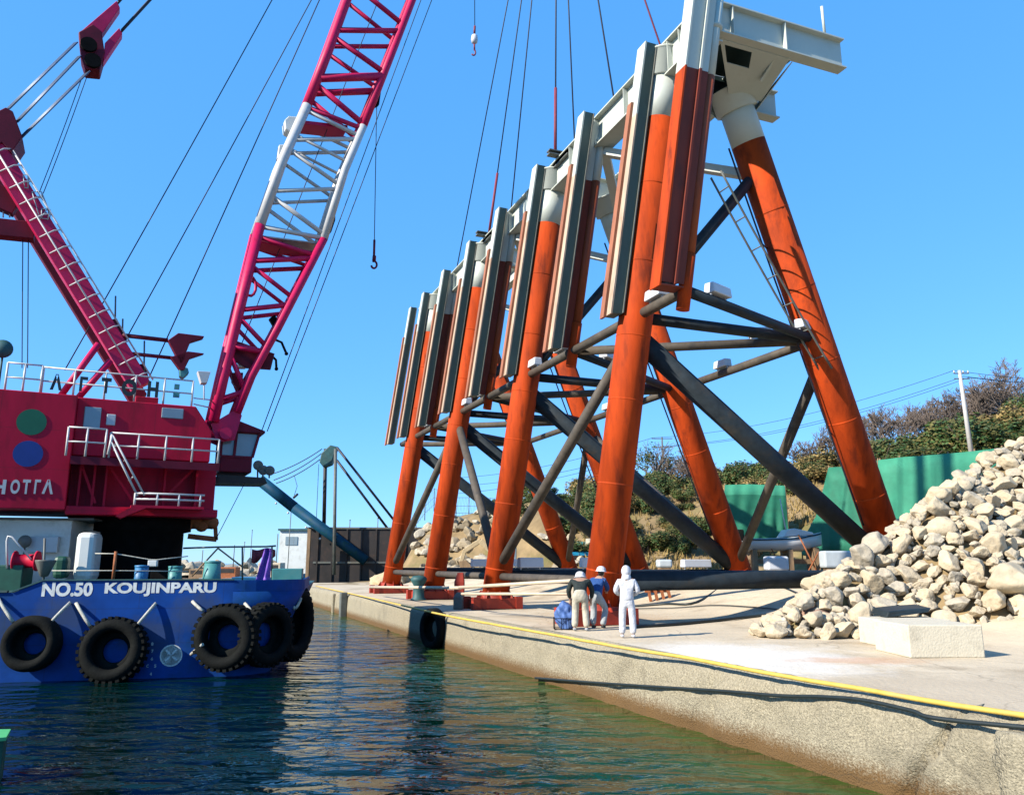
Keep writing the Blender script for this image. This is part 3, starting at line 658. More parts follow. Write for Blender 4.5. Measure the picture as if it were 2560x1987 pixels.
def tyre(c, axis, ro, wd, label, ropes, lugs=True, group='tyre fenders hung on the barge', tilt=0):
    root = thing('tyre_fender', c, label, 'tyre fender', group)
    ri = ro * .60; h = wd / 2; axis = V(axis).normalized()
    mb = MB()
    rb = ro * .38
    prof = [(rb, -h * .55), (rb + .05, -h * .85), (ro * .8, -h), (ro * .93, -h * .86), (ro, -h * .55), (ro, h * .55), (ro * .93, h * .86), (ro * .8, h), (ri + .05, h * .85), (ri, h * .55), (ri + .06, h * .35), (ro * .78, h * .1), (ro * .80, -h * .4), (ro * .7, -h * .6), (rb + .06, -h * .35)]
    mb.lathe(c, axis, prof, n=44, closed=True)
    if lugs:
        x, y, d = basis(axis); N = 30
        for k in range(N):
            t = 2 * math.pi * k / N; rad = x * math.cos(t) + y * math.sin(t); tan = d.cross(rad)
            for s_ in (-1, 1):
                o = V(c) + rad * (ro * .955) + d * (s_ * h * .35) ; o2 = o + tan * (0.04 * s_)
                mb.obox(o2 - tan * ro * .058 - d * h * .42, tan * ro * .116, d * h * .84, rad * .085)
    mb.build('tyre', 'rubber', root)
    for p, q in ropes:
        m2 = MB(); p, q = V(p), V(q); m2.path([p, p.lerp(q, .33) + axis * .02, p.lerp(q, .7) + axis * .02, q], .045, n=8); m2.build('hanging_rope', 'rope', root)
    return root
def barge_tyres():
    def cen(x, y, v): u, z = FB.uz(x, y, v); return FB.P(u, v, z)
    rp = lambda a, b, v=.30: (FB.at(*a, .04), FB.at(*b, v))
    tyre(cen(80, 1608, .33), FB.n + Z * .10 - FB.e * .10, .73, .60, 'smooth black tyre hanging leftmost on the blue barge side', [rp((-8, 1490), (33, 1555)), rp((176, 1505), (128, 1554))], lugs=False)
    tyre(cen(283, 1625, .35), FB.n + Z * .14 - FB.e * .12, .84, .62, 'chunky lugged black tyre hanging on the barge below the letters KOU', [rp((190, 1507), (225, 1565)), rp((390, 1507), (340, 1566))])
    tyre(cen(566, 1592, .38), FB.n - FB.e * .34 + Z * .02, .88, .66, 'big black tyre hung under the last letters of the barge name', [rp((481, 1503), (508, 1527)), (FB.at(507, 1610, .5), FB.at(478, 1635, .1))])
    b = FB.at(690, 1550, -.1)
    tyre(cen(668, 1585, -.05) + FB.n * .1, FB.n * .65 + FB.e * .75, .86, .55, 'black tyre partly hidden between the two outer tyres at the barge bow', [(FB.at(612, 1508, .0), FB.at(630, 1530, .3)), (FB.at(654, 1515, .1), FB.at(636, 1540, .3))])
    tyre(D(718, 1556, 26.0), FB.e * .95 + FB.n * .42, 1.12, .95, 'fattest black tyre wrapped round the barge bow corner', [(D(696, 1474, 25.4), D(738, 1522, 25.2)), (D(738, 1522, 25.2), D(752, 1495, 25.5))])
barge_tyres()

# ---------------------------------------------------------------- things on the barge deck
def deck_things():
    def box_thing(name, label, cat, x0, y0, x1, y1, v, d, m, group=None, bevel=.02):
        mb = MB(); u0, u1, z0, z1 = FB.rect(mb, x0, y0, x1, y1, v, d)
        o = mb.build(name, m, None, origin=FB.P((u0 + u1) / 2, v - d / 2, z0), bevel=bevel); return tag(o, label, cat, group)
    # deckhouse
    u0, z1 = FB.uz(-120, 1297, -3.6); u1 = FB.uz(172, 1380, -3.6)[0]
    h = thing('deckhouse', FB.P((u0 + u1) / 2, -5.5, ZD), 'pale deckhouse with overhanging roof behind the deck gear', 'deckhouse')
    mb = MB(); FB.box(mb, u0, u1, -7, -3.6, ZD, z1); mb.build('wall', 'shade', h, bevel=.02)
    mb = MB(); FB.box(mb, u0 - .2, u1 + .7, -7.2, -3.4, z1, z1 + .06); mb.build('roof', 'steelg', h)
    mb = MB(); FB.box(mb, FB.uz(78, 1340, -3.5)[0], FB.uz(150, 1340, -3.5)[0], -3.57, -3.35, FB.uz(100, 1381, -3.5)[1], FB.uz(100, 1341, -3.5)[1]); mb.build('wall_cabinet', 'panel', h, bevel=.02)
    mb = MB(); FB.rect(mb, 184, 1330, 233, 1452, -2.6, 1.0)
    tag(mb.build('storage_tank', 'shade', None, origin=FB.at(208, 1452, -3), bevel=.16), 'tall pale rounded tank standing beside the deckhouse', 'tank')
    # winch with red drum
    o = FB.at(60, 1450, -2.2); t = thing('deck_winch', (o.x, o.y, ZD), 'deck winch with red drum and dark green frame left of the pale tank', 'winch')
    c = FB.at(66, 1402, -2.2); mb = MB(); mb.lathe(c - FB.e * .33, FB.e, [(.30, 0), (.30, .04), (.20, .06), (.20, .58), (.30, .60), (.30, .66)], n=24); mb.build('drum', 'red', t)
    mb = MB(); FB.box(mb, FB.uz(-30, 1420, -2)[0], FB.uz(58, 1420, -2)[0], -2.9, -2.0, ZD, FB.uz(20, 1412, -2)[1]); mb.build('frame', 'dkgreen', t, bevel=.03)
    mb = MB(); p = FB.at(20, 1340, -2); mb.path([FB.at(18, 1420, -2), FB.at(17, 1352, -2), p, FB.at(30, 1342, -2), FB.at(78, 1398, -2)], .03, n=6); mb.build('crank_arm', 'wpaint', t)
    # davit post with hopper
    o = FB.at(112, 1448, -1.5); t = thing('gear_post', (o.x, o.y, ZD), 'dark grey hopper on a post in front of the deckhouse', 'deck gear')
    mb = MB(); a, b = FB.at(112, 1446, -1.5), FB.at(112, 1345, -1.5); mb.tube(V((a.x, a.y, ZD)), b, .035, n=8); mb.build('post', 'steelg', t)
    mb = MB(); c = FB.at(112, 1420, -1.5); mb.lathe(c, Z, [(.08, -.25), (.13, -.22), (.32, .2), (.32, .24), (.28, .24)], n=4); mb.build('hopper', 'steelg', t)
    mb = MB(); FB.rect(mb, 130, 1390, 165, 1446, -2.0, .5); tag(mb.build('oil_drum_case', 'dkgreen', None, origin=FB.at(147, 1446, -2.2), bevel=.12), 'dark rounded green casing beside the hopper post', 'casing')
    mb = MB(); u, z = FB.uz(62, 1353, -3.2); mb.lathe(FB.P(u, -3.3, z), FB.n, [(.02, 0), (.17, .02), (.2, .1), (.18, .16), (.02, .18)], n=20); mb.tube(FB.P(u, -3.25, z - .1), FB.P(u, -3.25, ZD), .03, n=6)
    tag(mb.build('mushroom_vent', 'steelg', None, origin=FB.P(u, -3.3, ZD)), 'round grey vent head standing before the deckhouse wall', 'vent')
    # bollards
    def bollard(x0, x1, y0, v, m, label, taper=0.0):
        xm = (x0 + x1) / 2; u, z1_ = FB.uz(xm, y0, v); r = abs(FB.uz(x1, y0, v)[0] - FB.uz(x0, y0, v)[0]) / 2
        o = thing('bollard', FB.P(u, v, ZD), label, 'bollard', 'bollards on the barge deck')
        mb = MB(); mb.lathe(FB.P(u, v, ZD), Z, [(r * (1 + taper), 0), (r, z1_ - ZD)], n=28); mb.build('drum', m, o)
        mb = MB(); mb.lathe(FB.P(u, v, z1_), Z, [(r * .98, -.02), (r * 1.06, 0), (r * 1.06, .05), (.02, .06)], n=28); mb.build('cap', m, o); return o
    bollard(338, 372, 1417, -.7, 'bluep', 'bright blue drum bollard on the barge edge')
    bollard(422, 456, 1419, -.7, 'tealp', 'squat teal bollard under the crane pedestal edge')
    bollard(512, 552, 1406, -.9, 'tealp', 'tall tapered teal bollard at the bow', .28)
    box_thing('deck_hatch', 'dark low hatch box between the blue and teal bollards', 'hatch', 376, 1424, 418, 1450, -1.2, .8, 'black')
    mb = MB(); FB.rect(mb, 369, 1400, 392, 1416, -1.0, .2); tag(mb.build('junction_box', 'shade', None, origin=FB.at(380, 1416, -1.1), bevel=.02), 'small cream box perched behind the blue bollard', 'junction box')
    # rope rail with rusty post
    t = thing('deck_railing', FB.at(287, 1455, -.2), 'thin rope railing with one rusty orange post along the barge edge', 'railing')
    mb = MB(); mb.tube(FB.at(282, 1452, -.25), FB.at(290, 1378, -.25), .045, n=8); mb.build('post', 'orange', t)
    mb = MB(); pts = [FB.at(238, 1383, -.3), FB.at(290, 1384, -.25), FB.at(372, 1398, -.4), FB.at(392, 1399, -.4), FB.at(470, 1390, -.5)]; mb.path(pts, .018, n=6); mb.build('rope', 'rope', t)
    mb = MB(); mb.path([FB.at(130, 1426, -.3), FB.at(290, 1426, -.25), FB.at(470, 1428, -.5)], .016, n=6); mb.build('rope', 'rope', t)
    # boxy locker, purple sheet and rail at the bow
    box_thing('deck_locker', 'teal steel locker at the right end of the barge deck', 'locker', 680, 1421, 755, 1452, -3.2, 1.2, 'tealp')
    mb = MB(); n_ = 9
    p0, p1, q0, q1 = FB.at(662, 1370, -2.0), FB.at(680, 1372, -2.0), FB.at(640, 1450, -2.0), FB.at(674, 1450, -2.0)
    rows = []
    for i in range(n_):
        t = i / (n_ - 1); row = []
        for j in range(7):
            s_ = j / 6; p = p0.lerp(p1, s_).lerp(q0.lerp(q1, s_), t); row.append(p + FB.n * (.10 * math.sin(s_ * 9 + t * 2) + .05))
        for j in range(7): row.append(row[6 - j] - FB.n * .16)
        rows.append(mb.add(row))
    for a, b in zip(rows, rows[1:]):
        for j in range(14): mb.face((a + j, a + (j + 1) % 14, b + (j + 1) % 14, b + j), 0, True)
    mb.face([rows[0] + j for j in range(14)]); mb.face([rows[-1] + j for j in reversed(range(14))])
    tag(mb.build('tarpaulin', 'purple', None, origin=FB.at(655, 1450, -2)), 'bright purple sheet bundled upright at the barge bow', 'tarpaulin')
    t = thing('rail_frame', FB.at(560, 1450, -4), 'long thin dark handrail on slanting stays above the bow', 'railing')
    mb = MB(); mb.path([FB.at(458, 1370, -4), FB.at(545, 1367, -4), FB.at(665, 1366, -4), FB.at(690, 1364, -4)], .035, n=6); mb.build('top_rail', 'steelg', t)
    for a, b in (((545, 1370), (480, 1440)), ((545, 1370), (605, 1416))):
        mb = MB(); mb.tube(FB.at(*a, -4), FB.at(*b, -4), .03, n=6); mb.build('stay', 'wood', t)
    for xx in (606, 680):
        mb = MB(); mb.tube(FB.at(xx, 1366, -4), FB.at(xx, 1450, -4), .03, n=6); mb.build('post', 'steelg', t)
    mb = MB()
    for i in range(10):
        a = FB.at(630 + i * 6.5, 1372 + 3 * math.sin(i * .8), -4.3); b = FB.at(628 + i * 6.7, 1405 - i * 2 + 6 * math.sin(i), -4.3); b = b + FB.n * .08 * math.sin(i * 2)
        mb.add([a, b, a - FB.n * .04, b - FB.n * .04])
    for i in range(9):
        k = i * 4; mb.face((k, k + 1, k + 5, k + 4), 0, True); mb.face((k + 2, k + 6, k + 7, k + 3), 0, True); mb.face((k, k + 4, k + 6, k + 2)); mb.face((k + 1, k + 3, k + 7, k + 5))
    mb.face((0, 2, 3, 1)); mb.face((36, 37, 39, 38))
    tag(mb.build('hanging_cloth', 'maroon', None, origin=FB.at(655, 1405, -4.3)), 'maroon cloth hanging from the bow handrail behind the purple sheet', 'cloth')
deck_things()

# ================================================================ FLOATING CRANE
_o = D(185, 985, 25.6)
CR = Fr((_o.x, _o.y), (0.893, 0.449))
BV = -2.0                     # boom plane, behind the near house wall
def crane():
    cu = CR.uz(350, 1350, BV)[0]
    root = thing('slewing_crane', CR.P(cu, BV, ZD), 'crimson and white lattice boom crane with red machinery house on the barge', 'crane')
    e, n = CR.e, CR.n
    # --- pedestal and slewing ring
    mb = MB(); ul, ur = CR.uz(243, 1380, BV + 1.6)[0], CR.uz(468, 1380, BV + 1.6)[0]; rr = (ur - ul) / 2; zc = CR.uz(350, 1292, BV)[1]
    pc = CR.P((ul + ur) / 2, BV, 0)
    mb.lathe(pc + Z * ZD, Z, [(rr * 1.12, 0), (rr * 1.1, .1), (rr * .98, .5), (rr * .98, zc - ZD - .55), (rr * 1.15, zc - ZD - .5), (rr * 1.15, zc - ZD)], n=40)
    mb.build('pedestal', 'black', root)
    # --- machinery house
    U = lambda x, y, v=0.0: CR.uz(x, y, v)
    zb = U(250, 1278)[1]; u_l = U(-320, 1100, .0)[0]
    us = U(182, 1100, .35)[0]                       # edge of the protruding block with the discs
    z_t = U(100, 980, .35)[1]; zr = U(330, 1003)[1]
    u_r = U(490, 1015)[0]; u_r2 = U(526, 1078)[0]; z_r2 = U(526, 1078)[1]; zp = U(350, 1146)[1]
    mb = MB(); CR.box(mb, u_l, us, -4.4, .35, zb, z_t); h1 = mb.build('counterweight_house', 'red', root, bevel=.03)
    mb = MB(); mb.prism([CR.P(us, 0, zp), CR.P(u_r2 + .05, 0, zp), CR.P(u_r2 + .05, 0, z_r2), CR.P(u_r, 0, zr), CR.P(us, 0, zr)], -n * 4.2)
    h2 = mb.build('machinery_house', 'red', root, bevel=.03)
    mb = MB(); u_b = U(541, 1290)[0]
    CR.box(mb, us, u_b - .05, -4.0, -.55, zb + .02, zp - .06); CR.box(mb, us, u_b, -4.3, .25, zb - .12, zb + .14)   # lower body and bottom flange
    base = mb.build('base_frame', 'red', root, bevel=.02)
    for xs, x2 in ((196, 196), (232, 232), (262, 262), (410, 410), (490, 490)):
        mb = MB(); u = U(xs, 1200, 0)[0]; mb.obox(CR.P(u, -.55, zb + .14), e * .07, n * .5, Z * (zp - zb - .2)); mb.build('web_plate', 'red', base)
    for a, b in (((200, 1150), (238, 1258)), ((490, 1166), (424, 1232)), ((270, 1160), (338, 1262))):
        mb = MB(); mb.beam(CR.at(*a, -.1), CR.at(*b, -.1), .08, .08, up=n); mb.build('stay', 'red', base)
    # side gallery
    ug0, ug1 = U(166, 1140, 1.0)[0], U(550, 1152, 1.0)[0]; zg = U(350, 1148, 1.0)[1]
    mb = MB(); CR.box(mb, us + .02, ug1, .0, 1.0, zg - .10, zg); CR.box(mb, us + .02, ug1, .94, 1.0, zg - .25, zg - .10); gal = mb.build('gallery', 'darkred', root)
    def rail(x0, x1, ytop, v, zf, posts, name='railing', m='wpaint', mids=(.5,), h=None):
        u0, u1 = U(x0, ytop, v)[0], U(x1, ytop, v)[0]; zt = U((x0 + x1) / 2, ytop, v)[1]
        mb = MB()
        for k in range(posts + 1): mb.tube(CR.P(u0 + (u1 - u0) * k / posts, v, zf), CR.P(u0 + (u1 - u0) * k / posts, v, zt), .034, n=6)
        for k in (*mids, 1): mb.tube(CR.P(u0, v, zf + (zt - zf) * k), CR.P(u1, v, zf + (zt - zf) * k), .03, n=6)
        return mb.build(name, m, root)
    rail(172, 268, 1070, 1.0, zg, 2); rail(277, 549, 1090, .96, zg, 4)
    # stair down from the gallery
    mb = MB(); a0, a1 = CR.at(281, 1088, 1.1), CR.at(361, 1238, 1.1); b0, b1 = CR.at(278, 1105, 1.1), CR.at(344, 1240, 1.1)
    mb.tube(a0, a1, .036, n=6); mb.tube(b0, b1, .036, n=6); mb.tube(CR.at(270, 1136, 1.1), CR.at(281, 1086, 1.1), .04, n=6)
    for t in (.12, .4, .68, .95):
        mb.tube(b0.lerp(b1, t) - n * .5, a0.lerp(a1, t) + n * .0, .028, n=6)
    mb.build('stair', 'wpaint', root)
    mb = MB(); a, b = U(338, 1240, 1.1)[0], U(512, 1237, 1.1)[0]; z2 = U(420, 1235, 1.1)[1]; z1 = U(420, 1249, 1.1)[1]
    for z in (z1, z2): mb.tube(CR.P(a, 1.1, z), CR.P(b, 1.1, z), .036, n=6)
    for k in range(4): mb.tube(CR.P(a + (b - a) * k / 3.2, 1.1, z1 - .2), CR.P(a + (b - a) * k / 3.2, 1.1, z2), .036, n=6)
    mb.build('railing', 'wpaint', root)
    mb = MB(); CR.box(mb, a - .1, b, .3, 1.15, z1 - .28, z1 - .2); mb.prism([CR.P(a - .1, 1.15, z1 - .28), CR.P(a + .35, 1.15, z1 - .28), CR.P(a - .35, 1.15, z1 - .62), CR.P(a - .5, 1.15, z1 - .55)], -n * .8); mb.build('landing', 'red', root)
    # windows, door panel
    def pane(x0, y0, x1, y1, v, name, m):
        mb = MB(); CR.rect(mb, x0, y0, x1, y1, v + .03, .05); return mb.build(name, m, h2, bevel=.03)
    pane(209, 1017, 252, 1072, .0, 'door_window', 'glass'); pane(266, 1035, 289, 1063, 0, 'control_panel', 'panel'); pane(404, 1020, 459, 1046, 0, 'window', 'glass')
    # discs and letters
    for cx_, cy_, r_, m in ((79, 1055, 38, 'discg'), (70, 1134, 38, 'discb')):
        u, z = U(cx_, cy_, .35); rw = abs(U(cx_ + r_, cy_, .35)[0] - u); rh = abs(U(cx_, cy_ - r_, .35)[1] - z)
        mb = MB(); mb.lathe(CR.P(u, .352, z), n, [(.001, 0), (rw, 0), (rw, .01), (.001, .011)], n=48, sm=False); mb.build('painted_disc', m, h1)
    for ch, x0, x1 in (('H', -22, 17), ('O', 24, 52), ('T', 54, 78), ('\u0393', 84, 103), ('\u039b', 104, 136)):
        CR.text(ch, x0, 1199, x1, 1234, .352, 'lettering', 'wpaint', h1, thick=.02, offset=.035)
    # --- roof: railing, screens and cut-out letters
    zf = zr
    rail(20, 108, 910, .0, z_t, 2, h=0); rail(108, 485, 935, -.1, zf, 5)
    mb = MB(); ua, ubb = U(485, 940, -.1)[0], U(485, 940, -.1)[0]
    mb.tube(CR.at(485, 995, -.1), CR.at(530, 1000, -1.5), .025, n=6); mb.tube(CR.at(485, 1010, -.1), CR.at(530, 1020, -1.5), .025, n=6); mb.build('railing', 'wpaint', root)
    for ch, x0, y0, x1, y1 in (('\u039b', 124, 937, 159, 974), ('\u0393', 197, 943, 221, 978), ('T', 251, 946, 280, 982), ('O', 302, 950, 344, 989), ('H', 367, 955, 398, 992)):
        CR.text(ch, x0, y0, x1, y1, -.03, 'sign_letter', 'dletter', root, thick=.03, offset=.05)
    mb = MB(); CR.rect(mb, 436, 960, 449, 973, -.05, .08); CR.rect(mb, 433, 981, 449, 993, -.05, .08); mb.build('signal_lamp', 'tealp', root)
    mb = MB(); CR.rect(mb, 338, 992, 396, 1008, -.3, .8); mb.build('roof_box', 'red', root, bevel=.02)
    # floodlight on the roof edge
    mb = MB(); c = CR.at(512, 944, -.4); mb.prism([CR.at(494, 927, -.4), CR.at(527, 929, -.4), CR.at(518, 957, -.4), CR.at(503, 957, -.4)], -n * .4); mb.tube(CR.at(510, 957, -.6), CR.at(510, 1000, -.6), .03, n=6); mb.build('floodlight', 'wpaint', root, bevel=.02)
    mb = MB(); c = CR.at(8, 875, -.8); mb.lathe(c - n * .2, n, [(.02, 0), (.22, .02), (.30, .35), (.30, .40), (.02, .42)], n=20); mb.tube(c, V((c.x, c.y, z_t)), .035, n=6); mb.build('searchlight', 'deckgreen', root)
    # --- A-frame gantry leg with ladder
    GV = -1.6
    g0, g1 = CR.at(352, 968, GV), CR.at(-14, 372, GV); gd = (g1 - g0).normalized()
    w = (CR.at(300, 860, GV) - CR.at(262, 882, GV)).length * 1.0
    pside = n.cross(gd).normalized()
    for off in (0.0, -2.4):
        mb = MB(); a, b = g0 + n * off, g1 + n * off; mb.beam(a, b, .55, w * 1.15, up=pside.cross(gd) if False else pside)
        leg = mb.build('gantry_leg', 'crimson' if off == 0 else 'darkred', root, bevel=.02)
        if off == 0:
            N = 15
            for k in range(N):      # white ladder hoops up the leg
                mb = MB()
            mb = MB(); o1, o2 = n * .36 + pside * w * .30, n * .36 - pside * w * .42
            if True:
                for oo in (pside * (-w * .75) + n * .3, pside * (w * .05) + n * .42): mb.tube(a + oo, b + oo, .032, n=6)
                for k in range(N):
                    p = a.lerp(b, (k + .5) / N)
                    mb.path([p + pside * (-w * .75) + n * .3, p + pside * (-w * .35) + n * .48, p + pside * (w * .05) + n * .42, p + pside * (w * .5) + n * .34], .028, n=6)
            mb.build('leg_ladder', 'wpaint', root)
    for a, b in (((246, 860), (153, 988)), ((276, 902), (196, 994))):
        mb = MB(); mb.tube(CR.at(*a, GV + .3), CR.at(*b, GV + .6), .11, n=10); mb.build('back_stay', 'crimson', root)
    mb = MB(); mb.prism([CR.at(272, 800, GV - .2), CR.at(292, 796, GV - .2), CR.at(318, 845, GV - .2), CR.at(310, 860, GV - .2)], -n * .5); mb.prism([CR.at(340, 912, GV - .2), CR.at(362, 908, GV - .2), CR.at(372, 945, GV - .2), CR.at(345, 950, GV - .2)], -n * .5); mb.build('leg_bracket', 'darkred', root)
    # horizontal gantry tie with handrail
    mb = MB(); a, b = CR.at(-160, 556, GV - .4), CR.at(86, 582, GV - .4); mb.beam(a, b, .5, .62); mb.build('gantry_tie', 'darkred', root, bevel=.02)
    mb = MB(); up_ = [CR.at(x, 541 + x * .04, GV - .4) for x in (-20, 14, 26, 60)]; mb.path([CR.at(-150, 519, GV - .4), CR.at(55, 523, GV - .4)], .03, n=6)
    for x in (-20, 8, 24): mb.tube(CR.at(x, 544, GV - .4), CR.at(x, 520, GV - .4), .025, n=6)
    mb.build('railing', 'wpaint', root)
    mb = MB(); mb.beam(CR.at(-60, 470, GV - .4), CR.at(45, 516, GV - .4), .4, .8); mb.build('gantry_gusset', 'darkred', root, bevel=.02)
    for pts in (((80, 480), (104, 480), (120, 520), (100, 548)), ((104, 522), (125, 524), (120, 548), (104, 546)), ((58, 438), (70, 436), (70, 470), (62, 470))):
        mb = MB(); q = [CR.at(x, y, GV + .3) for x, y in pts]
        for i in range(len(q)): mb.tube(q[i], q[(i + 1) % len(q)], .018, n=5); mb.tube(q[i] - n * .4, q[(i + 1) % len(q)] - n * .4, .018, n=5); mb.tube(q[i], q[i] - n * .4, .018, n=5)
        mb.build('lamp_cage', 'panel', root)
    # gantry head sheave block
    mb = MB(); q = [CR.at(*p, GV + .35) for p in ((-30, 290), (14, 268), (32, 278), (56, 342), (28, 382), (4, 356), (-26, 380))]; mb.prism(q, -n * 1.3); mb.build('gantry_head', 'darkred', root, bevel=.03)
    # --- floating bridle block with reeved ropes and pendants
    mb = MB(); mb.prism([CR.at(*p, GV + .1) for p in ((196, 80), (232, 60), (254, 78), (262, 132), (250, 176), (212, 172), (202, 140))], -n * .7); br = mb.build('bridle_block', 'darkred', root, bevel=.04)
    for poly in (((198, 82), (292, 2), (300, 20), (250, 92)), ((262, 108), (298, 70), (306, 84), (258, 156))):
        mb = MB(); mb.prism([CR.at(*p, GV + .05) for p in poly], -n * .4); mb.build('link_plate', 'crimson', br, bevel=.02)
    for c_ in ((222, 110), (232, 150)):
        mb = MB(); mb.lathe(CR.at(*c_, GV + .25), -n, [(.28, 0), (.22, .06), (.28, .12)], n=24); mb.build('sheave', 'black', br)
    for a, b in (((24, 272), (194, 106)), ((44, 306), (203, 140)), ((54, 346), (225, 178))):
        for k in range(5):
            mb = MB(); mb.tube(CR.at(*a, GV - .12 * k + .2) + pside * .03 * k, CR.at(*b, GV - .12 * k + .1) + pside * .03 * k, .026, n=6); mb.build('luffing_rope', 'wire2', root)
    # --- boom: four-chord lattice in the plane of the crane
    HV = .62
    def bp(x, y, v=0.0):     # lattice faces are true parallel planes; the near one carries the measured outline
        return CR.at(x, y, BV + HV) + n * (v - HV) if abs(abs(v) - HV) < .31 else CR.at(x, y, BV + v)
    lc_pts = [(533, 1055), (560, 935), (597, 780), (650, 563), (707, 400), (768, 264), (820, 130), (867, 0), (1004, -360), (1242, -1000)]
    rc_pts = [(592, 1031), (628, 940), (693, 822), (809, 598), (862, 425), (908, 316), (975, 145), (1031, 0), (1172, -360), (1421, -1000)]
    tip = bp(1400, -1110); footp = bp(563, 1088)
    cols = [(0, 3, 'crimson'), (3, 5, 'wpaint'), (5, 9, 'crimson')]
    boom = thing('x', footp, 'x', 'x'); bpy.data.objects.remove(boom)
    mb = MB()
    for v in (-HV, HV): mb.prism([bp(528, 1060, v + .06), bp(596, 1020, v + .06), bp(604, 1040, v + .06), bp(586, 1100, v + .06), bp(556, 1104, v + .06), bp(538, 1096, v + .06)], -n * .12)
    mb.tube(bp(562, 1086, -HV - .3), bp(562, 1086, HV + .3), .22, n=16)
    boom = mb.build('boom', 'crimson', root)
    for side, pts, rad in ((0, lc_pts, .20), (1, rc_pts, .17)):
        for v in (-HV, HV):
            for a, b, m in cols:
                mb = MB(); mb.path([bp(*pts[k], v) for k in (range(a, b + 1))], rad, n=14); mb.build('chord', m, boom)
    def lac(a, b, v, r=.075, m='crimson'): mb = MB(); mb.tube(bp(*a, v), bp(*b, v), r * (1.2 if v > 0 else 1.05), n=8); mb.build('lacing', m, boom)
    def onL(y): return _itp(lc_pts, y)
    def onR(y): return _itp(rc_pts, y)
    segs = [('h', 990, 975, 'crimson'), ('d', 985, 940, 'crimson')]
    ladder = [(1000, 985), (880, 970), (880, 862), (770, 862), (768, 755), (650, 745), (645, 660), (575, 640)]
    for v in (-HV, HV):
        o = 10 * (1 if v > 0 else -1)
        for yl, yr, m, r in ((1000, 978, 'crimson', .085), (880, 978, 'crimson', .08), (864, 880, 'crimson', .10), (790, 868, 'crimson', .08), (775, 762, 'crimson', .085), (662, 745, 'crimson', .08), (652, 646, 'crimson', .095), (590, 640, 'crimson', .08),
                             (566, 596, 'wpaint', .085), (488, 588, 'wpaint', .085), (478, 472, 'wpaint', .075), (372, 464, 'wpaint', .075), (350, 348, 'wpaint', .08), (336, 406, 'wpaint', .06), (275, 340, 'wpaint', .075),
                             (268, 322, 'crimson', .085), (210, 312, 'crimson', .105), (196, 192, 'crimson', .15), (92, 182, 'crimson', .10), (76, 78, 'crimson', .10), (-40, 62, 'crimson', .095), (-55, -52, 'crimson', .1), (-190, -60, 'crimson', .1), (-200, -200, 'crimson', .1), (-360, -210, 'crimson', .1), (-370, -360, 'crimson', .1), (-560, -380, 'crimson', .1), (-580, -580, 'crimson', .1), (-780, -590, 'crimson', .1), (-800, -800, 'crimson', .1), (-990, -810, 'crimson', .1)):
            lac((onL(yl), yl), (onR(yr), yr), v, r, m)
    for yl in (1000, 864, 775, 652, 478, 350, 196, 76, -55, -200, -370, -580, -800):
        m = 'wpaint' if 270 < yl < 566 else 'crimson'
        for pt in ((onL(yl), yl), (onR(yl - 4), yl - 4)):
            mb = MB(); mb.tube(bp(*pt, -HV), bp(*pt, HV), .075, n=8); mb.build('cross_tube', m, boom)
    ys = [1000, 864, 775, 652, 478, 350, 196, 76, -55, -200]
    for a, b in zip(ys, ys[1:]):
        m = 'wpaint' if b < 566 and a > 270 and a < 600 else 'crimson'
        mb = MB(); mb.tube(bp(onL(a), a, -HV), bp(onL(b), b, HV), .06, n=8); mb.build('lacing', m, boom)
    # catwalks and fittings
    for yl, yr in ((600, 618), (615, 640)):
        mb = MB(); a, b = bp(onL(yl) + 8, yl, 0), bp(onR(yr) - 6, yr, 0); mb.beam(a, b, .9, .05); mb.build('catwalk', 'wpaint' if yl == 600 else 'crimson', boom)
    mb = MB(); a, b = bp(onL(318) + 6, 318, 0), bp(onR(330) - 40, 330, 0); mb.beam(a, b, .9, .14); mb.build('catwalk', 'crimson', boom)
    mb = MB(); mb.prism([bp(*p, .3) for p in ((712, 300), (722, 290), (745, 292), (748, 318), (730, 332), (714, 322))], -n * .6); mb.build('limit_box', 'shade', boom, bevel=.03)
    mb = MB(); mb.prism([bp(*p, .2) for p in ((698, 362), (716, 360), (712, 392), (694, 394))], -n * .4); mb.build('limit_box', 'shade', boom, bevel=.03)
    mb = MB(); mb.prism([bp(*p, .25) for p in ((598, 880), (610, 878), (624, 886), (618, 918), (596, 918))], -n * .4); mb.build('lamp', 'shade', boom, bevel=.04)
    mb = MB(); mb.prism([bp(*p, .35) for p in ((588, 846), (690, 880), (680, 920), (620, 916), (578, 892))], -n * .1); mb.prism([bp(*p, -.35) for p in ((588, 918), (618, 918), (616, 950), (604, 962), (590, 940))], -n * .3); mb.build('gusset', 'darkred', boom)
    for q in (((690, 850), (704, 856), (716, 884)), ((676, 886), (690, 900), (691, 922))):
        mb = MB(); mb.path([bp(*p, .2) for p in q], .05, n=6); mb.ball(bp(*q[-1], .2), .08, 8); mb.build('rope_guide', 'black', boom)
    for pts in (((826, 532), (842, 524), (842, 545), (832, 575), (816, 578)), ((676, 792), (690, 782), (700, 800), (688, 812))):
        mb = MB(); mb.prism([bp(*p, .4) for p in pts], -n * .25); mb.build('sheave_bracket', 'black', boom, bevel=.02)
    mb = MB(); mb.prism([bp(*p, HV) for p in ((1225, -980), (1430, -985), (1450, -1080), (1400, -1140), (1330, -1120))], -n * 2 * HV); mb.build('boom_head', 'crimson', boom)
    # cable reel loop
    mb = MB(); mb.path([bp(632 + 14 * math.sin(t) - 6, 716 - 24 * math.cos(t), .3) for t in [i * .5 for i in range(11)]], .06, n=6); mb.build('guide_ring', 'crimson', boom)
    # --- operator cab at the front
    CV = -2.6
